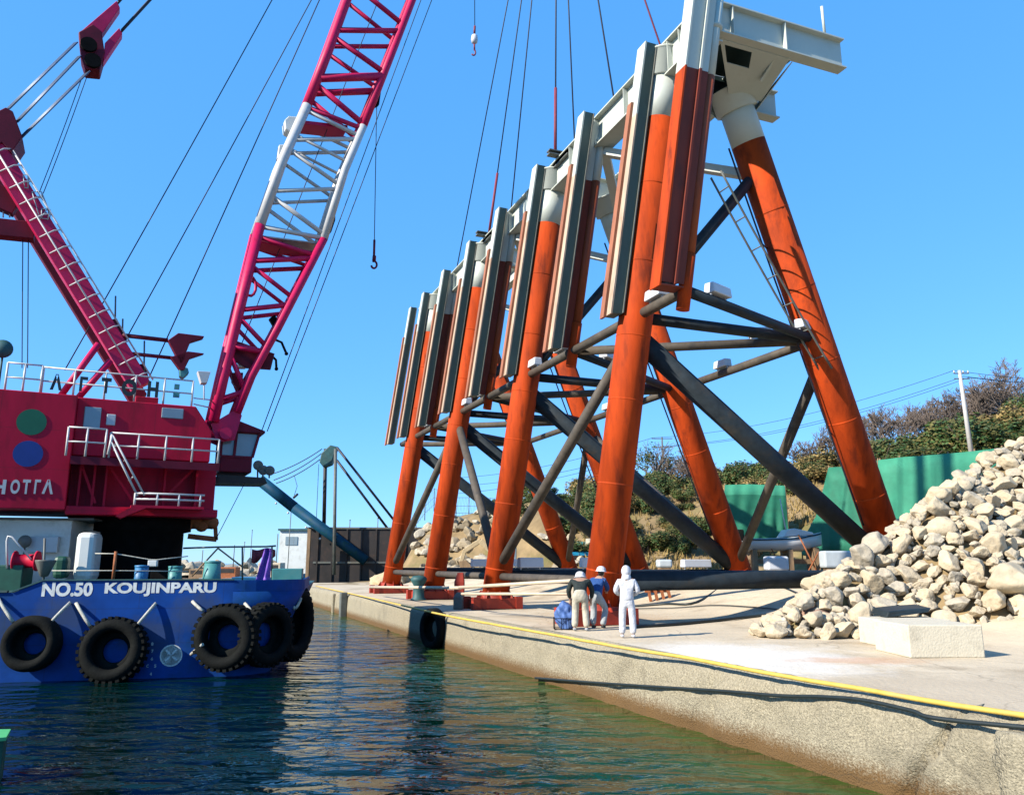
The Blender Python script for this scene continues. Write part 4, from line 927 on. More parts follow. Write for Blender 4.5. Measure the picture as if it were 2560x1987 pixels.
    c0 = CR.at(560, 1195, CV + 1.1); zc0, zc1 = U(600, 1186, CV)[1], U(600, 1075, CV)[1]
    ua, ub_ = U(552, 1130, CV + .8)[0], U(632, 1130, CV + .8)[0]
    mb = MB(); zm = U(600, 1142, CV + .8)[1]; CR.box(mb, ua, ub_, CV - .9, CV + .8, zc0, zm); cab = mb.build('cab', 'darkred', root, bevel=.03)
    mb = MB(); zt = U(600, 1080, CV + .8)[1]; pr = [CR.P(ua, CV + .8, zm), CR.P(ub_, CV + .8, zm), CR.P(ub_ + .2, CV + .8, zt), CR.P(ua, CV + .8, zt)]
    for a, b in ((0, 3), (1, 2)): mb.beam(pr[a], pr[b], .09, .09, up=e)
    mid = lambda t: (CR.P(ua + (ub_ - ua) * t, CV + .8, zm), CR.P(ua + (ub_ + .1 - ua) * t, CV + .8, zt)); mb.beam(*mid(.42), .09, .09, up=e)
    mb.beam(pr[0], pr[1], .08, .08); mb.beam(pr[3], pr[2], .08, .08); mb.build('cab_frame', 'darkred', cab)
    mb = MB(); mb.prism([p - n * .06 for p in pr], -n * .02); mb.prism([pr[1] - e * .02, pr[2] - e * .02, pr[2] - e * .02 - n * 1.65, pr[1] - e * .02 - n * 1.65], -e * .02); mb.prism([p - n * 1.64 for p in pr], -n * .02); mb.build('cab_glass', 'glass', cab)
    mb = MB(); mb.prism([CR.P(ua - .1, CV + .95, zt), CR.P(ub_ + .38, CV + .95, zt), CR.P(ub_ + .38, CV + .95, zt + .08), CR.P(ua + .5, CV + .95, zt + .42), CR.P(ua - .1, CV + .95, zt + .42)], -n * 2.0); mb.build('cab_roof', 'darkred', cab)
    mb = MB(); mb.prism([CR.at(546, 1186, CV + .9), CR.at(662, 1194, CV + .9), CR.at(668, 1208, CV + .9), CR.at(546, 1206, CV + .9)], -n * 1.6); mb.build('cab_platform', 'hullb', cab)
    for i, (x0, y0, x1, y1) in enumerate(((634, 1148, 654, 1180), (650, 1166, 664, 1186), (664, 1164, 682, 1190))):
        mb = MB(); mb.lathe(CR.at((x0 + x1) / 2, (y0 + y1) / 2, CV + .6) , n, [(.02, -.15), (.10, -.12), (.19, .12), (.17, .15), (.02, .1)], n=16); mb.tube(CR.at((x0 + x1) / 2, (y0 + y1) / 2, CV + .55), CR.at((x0 + x1) / 2, 1195, CV + .55), .03, n=6); mb.build('work_lamp', 'steelg', cab)
    # buffer arms in front of the gantry
    mb = MB(); mb.tube(CR.at(306, 838, GV + .2), CR.at(420, 851, GV + .2), .08, n=8); mb.tube(CR.at(328, 884, GV + .2), CR.at(432, 895, GV + .2), .07, n=8); mb.build('buffer_arm', 'darkred', root)
    for poly in (((420, 850), (446, 832), (511, 840), (508, 845), (476, 855), (466, 880), (462, 900), (452, 912)), ((426, 892), (452, 884), (470, 878), (511, 883), (475, 895), (460, 925), (450, 925))):
        mb = MB(); mb.prism([CR.at(*p, GV + .45) for p in poly], -n * .3); mb.build('buffer_fin', 'darkred', root, bevel=.02)
    mb = MB(); mb.prism([CR.at(*p, GV + .4) for p in ((448, 917), (470, 919), (473, 932), (458, 946), (449, 940))], -n * .35); mb.build('buffer_foot', 'tealp', root, bevel=.04)
    for x, y0, y1 in ((288, 740, 800), (306, 797, 838), (360, 852, 938)):
        mb = MB(); mb.tube(CR.at(x, y1, GV), CR.at(x + 1, y0, GV), .028, n=6); mb.build('aerial', 'steelg', root)
    # winch tackle hanging under the house front
    mb = MB()
    for k in range(7):
        a = CR.at(452 + k * 13, 1306 + 8 * math.sin(k * 2.1), -1.8); mb.lathe(a, n, [(.08, 0), (.24, .02), (.2, .22), (.08, .25)], n=12)
    mb.beam(CR.at(444, 1312, -2), CR.at(541, 1312, -2), .25, .28); mb.beam(CR.at(470, 1340, -2), CR.at(541, 1348, -2), .2, .18); mb.beam(CR.at(538, 1308, -2), CR.at(540, 1350, -2), .2, .12); mb.build('travel_gear', 'orange', root)
    # --- ropes from the boom head to the house and the hook
    def rope(p, q, s=.0, r=.022, name='wire_rope'): mb = MB(); mb.path(sag(p, q, s), r, n=6); return mb.build(name, 'wire', root)
    for (x, y), (x2, y2), s in (((673, 0), (162, 925), .3), ((774, 0), (318, 842), .2), ((795, 0), (372, 945), .2)):
        p, q = CR.at(x2, y2, GV - .5), bp(x, y, .1); rope(p, p + (q - p) * 1.9, s)
    for (x, y), (x2, y2) in (((1078, 0), (668, 1078)), ((1051, 0), (655, 1075)), ((905, 100), (600, 870))):
        p, q = bp(x2, y2, .2), bp(x, y, .2); rope(p, p + (q - p) * 1.95, .1, .018)
    for x in (57, 71): rope(CR.at(x, 598, GV - .4), CR.at(x + 1 - 3, 920, GV - .8), 0, .016)
    rope(CR.at(203, 200, GV), CR.at(98, 482, GV), .1, .014); rope(CR.at(216, 196, GV), CR.at(108, 484, GV), .1, .014)
    for (a, b) in (((296, 4), (560, -290)), ((304, 76), (640, -290))):
        for k in range(2): rope(CR.at(a[0] - 4 * k, a[1] + 8 * k, GV - .1), CR.at(b[0] - 4 * k, b[1] + 8 * k, GV - .1), 0, .04)
    rope(CR.at(541, 1345, -1.9), CR.at(575, 1262, -1.9) + e * .5 + Z * .9, 0, .014)
    # whip line with small hook from the boom belly
    wl = thing('whip_hook', bp(941, 470, .2), 'small dark hook on a thin whip line hanging from the boom belly', 'hook')
    mb = MB(); mb.path([bp(942, 255, .2), bp(941, 300, .2), bp(936, 600, .2)], .018, n=6); mb.build('rope', 'wire', wl)
    mb = MB(); mb.tube(bp(936, 600, .2), bp(935, 640, .2), .05, n=8); mb.path([bp(935 + 7 * math.sin(t), 662 + 9 * math.cos(t), .2) for t in [3.14 - .5 * i for i in range(-1, 10)]], .045, n=6); mb.tube(bp(936, 640, .2), bp(935, 652, .2), .08, n=8); mb.build('hook', 'darkred', wl)
    mb = MB(); mb.prism([bp(*p, .3) for p in ((950, 215), (955, 212), (948, 262), (938, 268), (944, 245))], -n * .15); mb.build('whip_sheave', 'black', boom)
    HK = D(1393, -640, 37.5)
    tipw = bp(1400, -1080)
    wl = thing('ball_hook', D(1186, 90, 33), 'whitish headache ball and hook hanging on a thin line high in the sky', 'hook')
    mb = MB(); mb.tube(D(1184, -600, 33), D(1187, 66, 33), .02, n=6); mb.build('rope', 'wire', wl)
    mb = MB(); q = D(1186, 92, 33); mb.lathe(D(1186, 104, 33), Z, [(.04, -.12), (.14, -.06), (.16, .10), (.14, .28), (.06, .36)], n=16); mb.build('weight', 'anode', wl)
    mb = MB(); mb.tube(D(1187, 66, 33), D(1186, 84, 33), .05, n=8); mb.tube(D(1186, 106, 33), D(1186, 126, 33), .04, n=8); mb.path([D(1184 + 5 * math.sin(t), 132 + 7 * math.cos(t), 33) for t in [3.0 - .5 * i for i in range(9)]], .035, n=6); mb.build('hook', 'maroon', wl)
    # main hook block above the picture and slings down to the jacket head
    hb = thing('hook_block', HK, 'heavy main hook block gathering the lifting slings above the jacket', 'hook block')
    mb = MB(); mb.prism([HK + e * a + Z * b + n * .3 for a, b in ((-.6, 0), (.6, 0), (.7, 1.6), (-.7, 1.6))], -n * .6); mb.build('body', 'crimson', hb)
    for k in (-.3, 0, .3): mb = MB(); mb.tube(HK + e * k + Z * 1.6, tipw + e * k, .025, n=6); mb.build('fall', 'wire', hb)
    sl_ends = [(JF(23.35, -.2, 19.2), 0), (JF(2 * S - .9, -.2, 19.45), 1), (JF(14.0, -.3, 19.1), 0), (JF(S - 1.1, -.6, 19.6), 2), (JF(S - 1.3, .3, 19.4), 0), (J(3.6, 2.1, 19.3), 0), (JF(.2, 0, 19.15), 0)]
    for i, (q, k) in enumerate(sl_ends):
        s_ = thing('lifting_sling', q, ['', '', ''][0] or 'sling', 'sling', 'slings lifting the steel jacket')
        s_['label'] = ['leftmost sling ending at the far end of the jacket', 'thick sling ending on the far lifting bracket', 'sling ending beside the third white column head from the left', 'thick rusty sling ending on the near lifting bracket', 'thin sling just right of the thick rusty one', 'dark sling ending on the white girder', 'rusty red sling ending at the nearest front pile'][i]
        mb = MB(); mb.tube(HK, q, .035 if k < 2 else .04, n=6); mb.build('rope', 'wire' if i < 6 else 'maroon', s_)
        if k:
            mb = MB(); mb.tube(q, q.lerp(HK, .12), .07, n=8); mb.build('splice', 'maroon', s_)
    # tensioned tagline seen as a pale line above the columns
    return root
def _itp(pts, y):
    for (xa, ya), (xb, yb) in zip(pts, pts[1:]):
        if ya >= y >= yb: return xa + (xb - xa) * (ya - y) / (ya - yb)
    return pts[-1][0] if y < pts[-1][1] else pts[0][0]
crane()

# ================================================================ QUAYSIDE
def hose(name, pts, r, m, label, cat, n=8, wig=0.0):
    P = [V(p) for p in pts]
    out = []
    for i in range(len(P) - 1):
        p0, p1, p2, p3 = P[max(i - 1, 0)], P[i], P[i + 1], P[min(i + 2, len(P) - 1)]
        for k in range(6):
            t = k / 6; out.append(.5 * ((2 * p1) + (p2 - p0) * t + (2 * p0 - 5 * p1 + 4 * p2 - p3) * t * t + (3 * p1 - p0 - 3 * p2 + p3) * t ** 3))
    out.append(P[-1])
    out = [p + V((mnoise.noise(p * .9), mnoise.noise(p * .9 + V((9, 0, 0))), 0)) * wig for p in out]
    mb = MB(); mb.path(out, r, n=n); return tag(mb.build(name, m, None, origin=P[0]), label, cat)
def quayside():
    g = lambda x, y, z=.05: GA(x, y, z)
    hose('yellow_hose', [g(790, 1464), g(950, 1500), g(1106, 1536), g(1250, 1563), g(1392, 1588), g(1550, 1617), g(1700, 1641), g(1915, 1682), g(2150, 1721), g(2391, 1763), g(2640, 1801)], .036, 'yellow', 'long yellow hose lying along the quay edge', 'hose', wig=.05)
    wallp = lambda x, y: Q(*[(lambda q: q)(toQ(PL(x, y, Q(0, EDGE - .10), CD)))[0], EDGE - .12], PL(x, y, Q(0, EDGE - .10), CD).z)
    hose('black_cable', [wallp(1340, 1694), wallp(1480, 1705), wallp(1640, 1716), wallp(1800, 1726), wallp(1950, 1738), wallp(2060, 1741), wallp(2160, 1749), wallp(2280, 1775), wallp(2370, 1798), Q(-17.2, EDGE + .3, .06), Q(-17.9, EDGE + 1.2, .06), Q(-18.5, EDGE + 3, .05)], .030, 'bhose', 'thin black cable slung along the face of the quay wall', 'cable')
    hose('black_hose', [g(1580, 1566), g(1680, 1560), g(1800, 1549), g(1900, 1538), g(2010, 1530)], .05, 'bhose', 'black hose lying straight across the apron behind the man in white', 'hose')
    hose('thin_hose', [g(1560, 1516), g(1660, 1509), g(1740, 1500), g(1830, 1482), g(1930, 1488), g(2010, 1476)], .045, 'bhose', 'curving dark hose on the apron under the long black pipe', 'hose')
    hose('thin_cable', [g(1540, 1522), g(1680, 1519), g(1800, 1512), g(1960, 1506)], .02, 'bhose', 'thin dark cable lying between the two black hoses', 'cable')
    # barrier pipes between posts by the second pile
    def bar(name, a, b, ya, yb, r, label, m='cream'):
        p, q = D(*a, ya), D(*b, yb); mb = MB(); mb.tube(p, q, r, n=10); o = mb.build(name, m, None, origin=p); return tag(o, label, 'pipe')
    bar('pale_pipe', (925, 1467), (1152, 1469), 46, 31.2, .065, 'long pale pipe running past the far piles to the red bollard')
    bar('pale_pipe', (1148, 1468), (1452, 1450), 31.0, 24.3, .06, 'pale pipe reaching from the red bollard to the stooping man')
    bar('pale_pipe', (1155, 1484), (1425, 1484), 30.6, 25.6, .05, 'lower pale pipe beside the foot of the second pile')
    p = G(1525, 1556); mb = MB(); mb.obox(D(1490, 1513, p.y), D(1560, 1508, p.y) - D(1490, 1513, p.y), V((0, .35, 0)), Z * .06); tag(mb.build('wooden_plank', 'cream', None, origin=D(1490, 1513, p.y)), 'pale plank laid across the red foot of the nearest pile', 'plank')
    # posts
    def post(name, x, y0, y1, w, m, label, taper=.8):
        b = G(x, y1); t = D(x, y0, b.y); mb = MB()
        k = w / 2; mb.prism([b + V((-k, -k, 0)), b + V((k, -k, 0)), b + V((k, k, 0)), b + V((-k, k, 0))], Z * (t.z * .72)); 
        zz = t.z * .72; k2 = k * taper
        i = mb.add([b + V((-k, -k, zz)), b + V((k, -k, zz)), b + V((k, k, zz)), b + V((-k, k, zz)), V((b.x - k2 * .5, b.y - k2, t.z)), V((b.x + k2, b.y - k2, t.z)), V((b.x + k2, b.y + k2, t.z)), V((b.x - k2 * .5, b.y + k2, t.z))])
        for q in ((4, 5, 6, 7), (0, 1, 5, 4), (1, 2, 6, 5), (2, 3, 7, 6), (3, 0, 4, 7)): mb.face([i + z for z in q])
        return tag(mb.build(name, m, None, origin=b, bevel=.03, fixn=True), label, 'bollard')
    post('red_bollard', 1148, 1431, 1512, .45, 'shoe', 'red tapered bollard between the second and third piles')
    post('timber_post', 1146, 1480, 1522, .40, 'steelg', 'dark weathered timber stub in front of the red bollard', .7)
    b = G(1046, 1500); t = thing('mooring_bollard', b, 'dark teal mooring bollard standing beside the third pile', 'bollard')
    mb = MB(); mb.lathe(b, Z, [(.42, 0), (.40, .05), (.30, .15), (.27, .75), (.40, .95), (.42, 1.08), (.30, 1.2), (.02, 1.24)], n=24); mb.build('body', 'deckgreen', t)
    # quay wall fenders
    u, v = toQ(PL(1088, 1592, Q(0, EDGE - .2), CD)); pc = Q(u, EDGE - .28, -.62)
    tyre(pc, -CD - RD * .28, .78, .42, 'grey worn tyre hanging on the quay wall', [], lugs=False, group=None)
    u, v = toQ(PL(860, 1510, Q(0, EDGE - .2), CD)); mb = MB(); mb.obox(Q(u - .25, EDGE - .45, -1.6), RD * .5, CD * .4, Z * 1.72); tag(mb.build('timber_fender', 'steelg', None, origin=Q(u, EDGE - .3, -1.6), bevel=.05), 'dark timber fender post against the far quay wall', 'fender post')
    u, v = toQ(PL(830, 1500, Q(0, EDGE - .2), CD)); mb = MB(); mb.obox(Q(u - .2, EDGE - .2, -1.6), RD * .3, CD * .19, Z * 1.5); tag(mb.build('wall_rib', 'wall', None, origin=Q(u, EDGE - .2, -1.6), bevel=.05), 'pale concrete rib on the quay wall beside the timber fender', 'wall rib')
    # rusty trestle under the long pipe
    b = GA(1645, 1492); t = thing('pipe_trestle', b, 'rusty ribbed steel trestle under the long black pipe', 'trestle')
    for k in range(4):
        x0 = 1618 + k * 16; mb = MB(); p0, p1 = D(x0, 1458, b.y), D(x0 + 9, 1496, b.y - .1); p1.z = AH(p1); mb.beam(p0, p1, .10, .22, up=V((0, 1, 0))); mb.build('leg', 'orange', t)
    mb = MB(); mb.beam(D(1612, 1478, b.y), D(1672, 1477, b.y), .08, .1); mb.build('cross_bar', 'orange', t)
    # cast concrete blocks
    def block(c, yaw, sx, sy, sz, label):
        mb = MB(); mb.box(0, 0, sz / 2, sx, sy, sz); o = mb.build('concrete_block', 'block', None, bevel=.025); o.location = (c[0], c[1], 0); o.rotation_euler.z = yaw; return tag(o, label, 'concrete block')
    block((8.70, 17.42), R(1), 1.52, 1.5, .64, 'pale cast concrete block standing nearest on the apron')
    block((9.15, 19.35), R(2), 1.6, 1.2, .60, 'grey concrete block half hidden behind the nearest block')
    block((13.75, 20.5), R(-8), 1.6, 1.5, .95, 'concrete block cut by the right edge of the picture')
    mb = MB(); p = [D(2214, 1545, 19.4), D(2222, 1528, 19.4), D(2268, 1523, 19.5), D(2330, 1519, 19.6), D(2322, 1530, 19.5), D(2275, 1536, 19.4)]; mb.prism(p, V((0, .8, .05)))
    tag(mb.build('dark_cloth', 'bhose', None, origin=p[0], bevel=.03), 'dark sheet draped over the grey concrete block', 'cloth')
    # blue sacks beside the men
    t = G(1412, 1573); o = thing('blue_sack', t, 'crumpled blue sacks in a wire crate left of the man in the dark jacket', 'sack')
    bm = bmesh.new(); bmesh.ops.create_icosphere(bm, subdivisions=4, radius=.33)
    for v in bm.verts: v.co = V((v.co.x * .9, v.co.y * .8, v.co.z * 1.15)) * (1 + .35 * mnoise.fractal(v.co * 4, 1, 2, 4)) + V((.05, 0, .36))
    me = bpy.data.meshes.new('sack'); bm.to_mesh(me); bm.free(); [setattr(p, 'use_smooth', True) for p in me.polygons]; me.materials.append(MT['bluebag'])
    c = bpy.data.objects.new('sack', me); link(c); c.parent = o
    mb = MB()
    for z in (.03, .32):
        for a, b_ in (((-.3, -.28), (.28, -.28)), ((.28, -.28), (.28, .28)), ((.28, .28), (-.3, .28)), ((-.3, .28), (-.3, -.28))): mb.tube(t + V((*a, z)), t + V((*b_, z)), .012, n=5)
    for a in ((-.3, -.28), (.28, -.28), (.28, .28), (-.3, .28), (-.1, -.28), (.1, -.28)): mb.tube(t + V((*a, .0)), t + V((*a, .33)), .012, n=5)
    mb.build('wire_crate', 'black', o)
quayside()

# ---------------------------------------------------------------- stones
def stone_mesh(i, mname):
    rr = random.Random(100 + i); bm = bmesh.new(); bmesh.ops.create_icosphere(bm, subdivisions=4, radius=.5)
    cuts = [(V((rr.gauss(0, 1), rr.gauss(0, 1), rr.gauss(0, 1))).normalized(), rr.uniform(.25, .40)) for _ in range(13)]
    sc = V((rr.uniform(.85, 1.25), rr.uniform(.75, 1.0), rr.uniform(.62, .88)))
    for v in bm.verts:
        p = v.co.copy()
        for d, h in cuts:
            k = p.dot(d) - h
            if k > 0: p -= d * k * .95
        p += p.normalized() * (mnoise.fractal(p * 4 + V((i, 0, 0)), 1, 2, 4) * .035)
        v.co = V((p.x * sc.x, p.y * sc.y, p.z * sc.z))
    me = bpy.data.meshes.new('stone'); bm.to_mesh(me); bm.free()
    for p in me.polygons: p.use_smooth = True
    me.materials.append(MT[mname]); return me
def pile_h(x, y):
    toe = 20.9 + .35 * math.sin(x * 1.3) + (.3 if 8 < x < 12 else 0)
    a = (x - 6.2 - (y - 21) * .45) * .72; b = (y - toe) * .95; c = (33.5 - y) * .9
    k = min(a, b, c, 7.2); return k
def stones():
    rr = random.Random(21)
    meshes = [stone_mesh(i, ('stone', 'stone', 'stone2', 'stone')[i % 4]) for i in range(14)]
    mb = MB(); nx, ny = 40, 40
    for i in range(nx + 1):
        for j in range(ny + 1):
            x = 5.5 + 22 * i / nx; y = 19.5 + 15.5 * j / ny; mb.add([(x, y, max(-.4, pile_h(x, y) - .30))])
    for i in range(nx):
        for j in range(ny): a = i * (ny + 1) + j; mb.face((a, a + ny + 1, a + ny + 2, a + 1), 0, True)
    tag(mb.build('gravel_mound', 'soil'), kind='structure')
    placed = []; n = 0; tries = 0
    LAB = 'pale angular quarry stone lying in the big heap on the quay'
    while tries < 40000 and n < 294:
        tries += 1
        x = 5.9 + 14.5 * rr.random() ** .9; y = 20.4 + 8.5 * rr.random()
        h = pile_h(x, y)
        if h < -.12: continue
        d = rr.choice((.46, .52, .58, .64, .70)) * rr.uniform(.9, 1.1)
        if tries < 160: d = rr.uniform(.78, .95)
        if h < .1: d = min(d, .6)
        p = V((x, y, max(h, 0) + d * rr.uniform(-.04, .12)))
        if p.z < d * .26: p.z = d * .28
        # must be roughly inside the picture
        q = p - CAM; dd = q.y * _c + q.z * _s
        px = CX + F_PX * q.x / dd; py = CY - F_PX * (-q.y * _s + q.z * _c) / dd
        if px > 2600 or py < 1060 or y > 27.5: continue
        if any((p - a).length < .5 * (d + b) * .70 for a, b in placed): continue
        if 7.9 < x < 10.4 and y < 20.5: continue
        if x > 11.8 and y < 21.4: continue
        placed.append((p, d)); n += 1
        me = meshes[rr.randrange(14)]
        o = bpy.data.objects.new('stone', me); link(o); o.location = p; o.scale = (d * rr.uniform(.95, 1.2), d * rr.uniform(.9, 1.1), d * rr.uniform(.85, 1.1))
        o.rotation_euler = (rr.uniform(-.7, .7), rr.uniform(-.7, .7), rr.uniform(0, 6.28))
        tag(o, LAB, 'stone', 'quarry stones heaped on the quay')
    # small rubble packed between the big stones: too many to count
    mb = MB(); small = []
    for me in meshes[:3]:
        bm = bmesh.new(); bm.from_mesh(me); bmesh.ops.unsubdivide(bm, verts=bm.verts, iterations=4); small.append(([v.co.copy() for v in bm.verts], [[v.index for v in f.verts] for f in bm.faces])); bm.free()
    for i in range(1500):
        x = 6.0 + 14.5 * rr.random(); y = 20.5 + 7 * rr.random(); h = pile_h(x, y)
        if h < -.05: continue
        d = rr.uniform(.16, .34); p = V((x, y, h - .06)); vs, fs = small[rr.randrange(3)]
        rot = Matrix.Rotation(rr.uniform(0, 6.3), 3, (rr.gauss(0, 1), rr.gauss(0, 1), rr.gauss(0, 1)))
        j = mb.add([p + rot @ v * d for v in vs])
        for f in fs: mb.face([j + k for k in f], 0, True)
    tag(mb.build('rubble', 'stone2'), 'small rubble filling the gaps between the heaped stones', 'rubble', None, 'stuff')
    def special(x, y, d, m, label, sc=(1, 1, 1), seed=60, zoff=.35, Y=None, rot=(0, 0, 0)):
        p = G(x, y) if Y is None else D(x, y, Y); o = bpy.data.objects.new('boulder', stone_mesh(seed, m)); link(o); o.location = p + Z * d * zoff; o.scale = (d * sc[0], d * sc[1], d * sc[2]); o.rotation_euler = rot
        tag(o, label, 'boulder')
    special(2050, 1588, 1.05, 'stonep', 'pinkish rounded boulder at the front foot of the stone heap', (1.1, 1, 1), 61)
    special(2070, 1475, .95, 'stone', 'upright pale boulder standing on the left shoulder of the stone heap', (.85, .8, 1.35), 62, .1, 23.2)
    special(2470, 1575, 1.25, 'stone2', 'big brown boulder right of the nearest concrete block', (1.1, 1, 1.0), 63, .3)
    special(2530, 1440, 1.35, 'stone', 'largest squarish pale boulder high at the right edge of the heap', (1.1, 1, 1), 64, 0, 21.6)
stones()

# ================================================================ PEOPLE
def skinmesh(verts, edges, name, mt, parent, sub=2, root=0):
    me = bpy.data.meshes.new(name); me.from_pydata([v[0] for v in verts], edges, [])
    o = bpy.data.objects.new(name, me); link(o)
    o.modifiers.new('skin', 'SKIN'); sv = me.skin_vertices[0].data
    for i, v in enumerate(verts):
        r = v[1]; sv[i].radius = r if isinstance(r, tuple) else (r, r); sv[i].use_root = (i == root)
    md = o.modifiers.new('sub', 'SUBSURF'); md.levels = sub; md.render_levels = sub
    dg = bpy.context.evaluated_depsgraph_get(); dg.update()
    m2 = bpy.data.meshes.new_from_object(o.evaluated_get(dg)); o.modifiers.clear(); o.data = m2; bpy.data.meshes.remove(me); m2.name = name
    for p in m2.polygons: p.use_smooth = True
    m2.materials.clear(); m2.materials.append(MT[mt]); o.parent = parent; ORIG[o.name] = V((0, 0, 0)); return o
def person(pos, yaw, pose, top, trousers, shoes, cap, label, scale=1.0, hood=False):
    root = thing('person', pos, label, 'person'); root.rotation_euler.z = yaw; root.scale = (scale,) * 3
    p = pose; vs = []; es = []
    def add(c, r, par=None):
        vs.append((V(c), r)); i = len(vs) - 1
        if par is not None: es.append((par, i))
        return i
    pel = add(p['pel'], (.13, .11)); ab = add(p['ab'], (.12, .10), pel); ch = add(p['ch'], (.15, .11), ab); nb = add(p['nk'], .058, ch)
    hd0 = add(V(p['hd']) + V((0, 0, -.085)), (.066, .075), nb); hd1 = add(p['hd'], (.078, .095), hd0); hd2 = add(V(p['hd']) + V((0, -.01, .075)), (.070, .085), hd1); hd3 = add(V(p['hd']) + V((0, -.01, .12)), .04, hd2)
    fw = V(p.get('face', (0, 1, 0))); add(V(p['hd']) + fw * .10 + V((0, 0, -.02)), .016, hd1)          # nose
    for s in (-1, 1):
        q = lambda k: V((s * p[k][0], p[k][1], p[k][2])) if k + ('L' if s < 0 else 'R') not in p else V(p[k + ('L' if s < 0 else 'R')])
        add(V(p['hd']) + V((s * .088, -.01, -.01)), .016, hd1)                                           # ear
        sh = add(q('sh'), .062, ch); el = add(q('el'), .045, sh); wr = add(q('wr'), .031, el)
        d = (q('wr') - q('el')).normalized(); side = V((-s, 0, 0)); side = (side - d * side.dot(d)).normalized()
        pm = add(q('wr') + d * .07, (.036, .024), wr)
        for k, ln in enumerate((.062, .074, .068, .052)):
            b0 = q('wr') + d * .085 + side * (.030 - .020 * k); i1 = add(b0 + d * .02, .0105, pm); i2 = add(b0 + d * (.02 + ln * .5) + V((0, .006, -.008)), .0095, i1); add(b0 + d * (.02 + ln * .85) + V((0, .02, -.022)), .008, i2)
        t1 = add(q('wr') + d * .03 + side * .045, .012, wr); add(q('wr') + d * .075 + side * .062, .010, t1)
        hp = add(q('hip'), .088, pel); kn = add(q('kn'), .058, hp); an = add(q('an'), .042, kn); add(q('an') + V((0, .13, -.05)), .032, an)
    skinmesh(vs, es, 'body', 'skin', root)
    # trousers
    vs.clear(); es.clear(); pel0 = add(V(p['pel']) + V((0, 0, .13)), (.165, .13)); pel = add(V(p['pel']) + V((0, 0, .05)), (.178, .142), pel0); cr = add(V(p['pel']) + V((0, 0, -.06)), (.165, .135), pel)
    for s in (-1, 1):
        q = lambda k: V((s * p[k][0], p[k][1], p[k][2])) if k + ('L' if s < 0 else 'R') not in p else V(p[k + ('L' if s < 0 else 'R')])
        h = add(q('hip') + V((0, 0, -.09)), .118, cr); k1 = add(q('hip').lerp(q('kn'), .6), .104, h); kn = add(q('kn'), .094, k1); c1 = add(q('kn').lerp(q('an'), .6), .090, kn); add(q('an') + V((0, 0, -.01)), .088, c1)
    skinmesh(vs, es, 'trousers', trousers, root)
    # jacket
    vs.clear(); es.clear(); w0 = add(V(p['pel']) + V((0, 0, -.07)), (.192, .155)); w = add(V(p['pel']).lerp(V(p['ab']), .35), (.188, .152), w0); a2 = add(p['ab'], (.180, .145), w); c2 = add(p['ch'], (.195, .14), a2); n2 = add(V(p['nk']).lerp(V(p['ch']), .45), (.125, .10), c2); n3 = add(V(p['nk']).lerp(V(p['hd']), .12), (.072, .07), n2)
    for s in (-1, 1):
        q = lambda k: V((s * p[k][0], p[k][1], p[k][2])) if k + ('L' if s < 0 else 'R') not in p else V(p[k + ('L' if s < 0 else 'R')])
        h = add(q('sh') + V((0, 0, -.035)), .082, c2); m_ = add(q('sh').lerp(q('el'), .55), .080, h); e_ = add(q('el'), .072, m_); add(q('wr').lerp(q('el'), .12), .052, e_)
    skinmesh(vs, es, 'jacket', top, root)
    for s in (-1, 1):
        q = lambda k: V((s * p[k][0], p[k][1], p[k][2])) if k + ('L' if s < 0 else 'R') not in p else V(p[k + ('L' if s < 0 else 'R')])
        a = q('an'); vs.clear(); es.clear(); i0 = add(a + V((0, -.05, -.035)), (.050, .040)); i1 = add(a + V((0, .05, -.04)), (.055, .038), i0); add(a + V((0, .17, -.055)), (.045, .028), i1)
        skinmesh(vs, es, 'shoe', shoes, root, sub=2)
    # cap or hood, hair
    c = V(p['hd']); ORIG[root.name] = V((0, 0, 0)); mb = MB()
    if hood:
        mb.ball(c + V((0, -.015, .015)), .135, 16, sq=(.92, 1.05, 1.15)); mb.lathe(c + V((0, -.03, -.06)), V((0, -.1, -1)), [(.10, 0), (.115, .05), (.13, .12), (.10, .15)], n=16); mb.build('hood', cap, root)
    else:
        tl = (Z * 1.0 + fw * .1).normalized(); mb.lathe(c + V((0, -.02, .015)), tl, [(.165, -.005), (.165, .005), (.132, .012), (.130, .06), (.112, .105), (.075, .138), (.03, .150), (.001, .152)], n=20); mb.build('helmet', cap, root)
        mb = MB(); mb.ball(c + V((0, -.03, -.01)), .10, 12, sq=(.9, .95, .95)); mb.build('hair', 'hair', root)
    return root
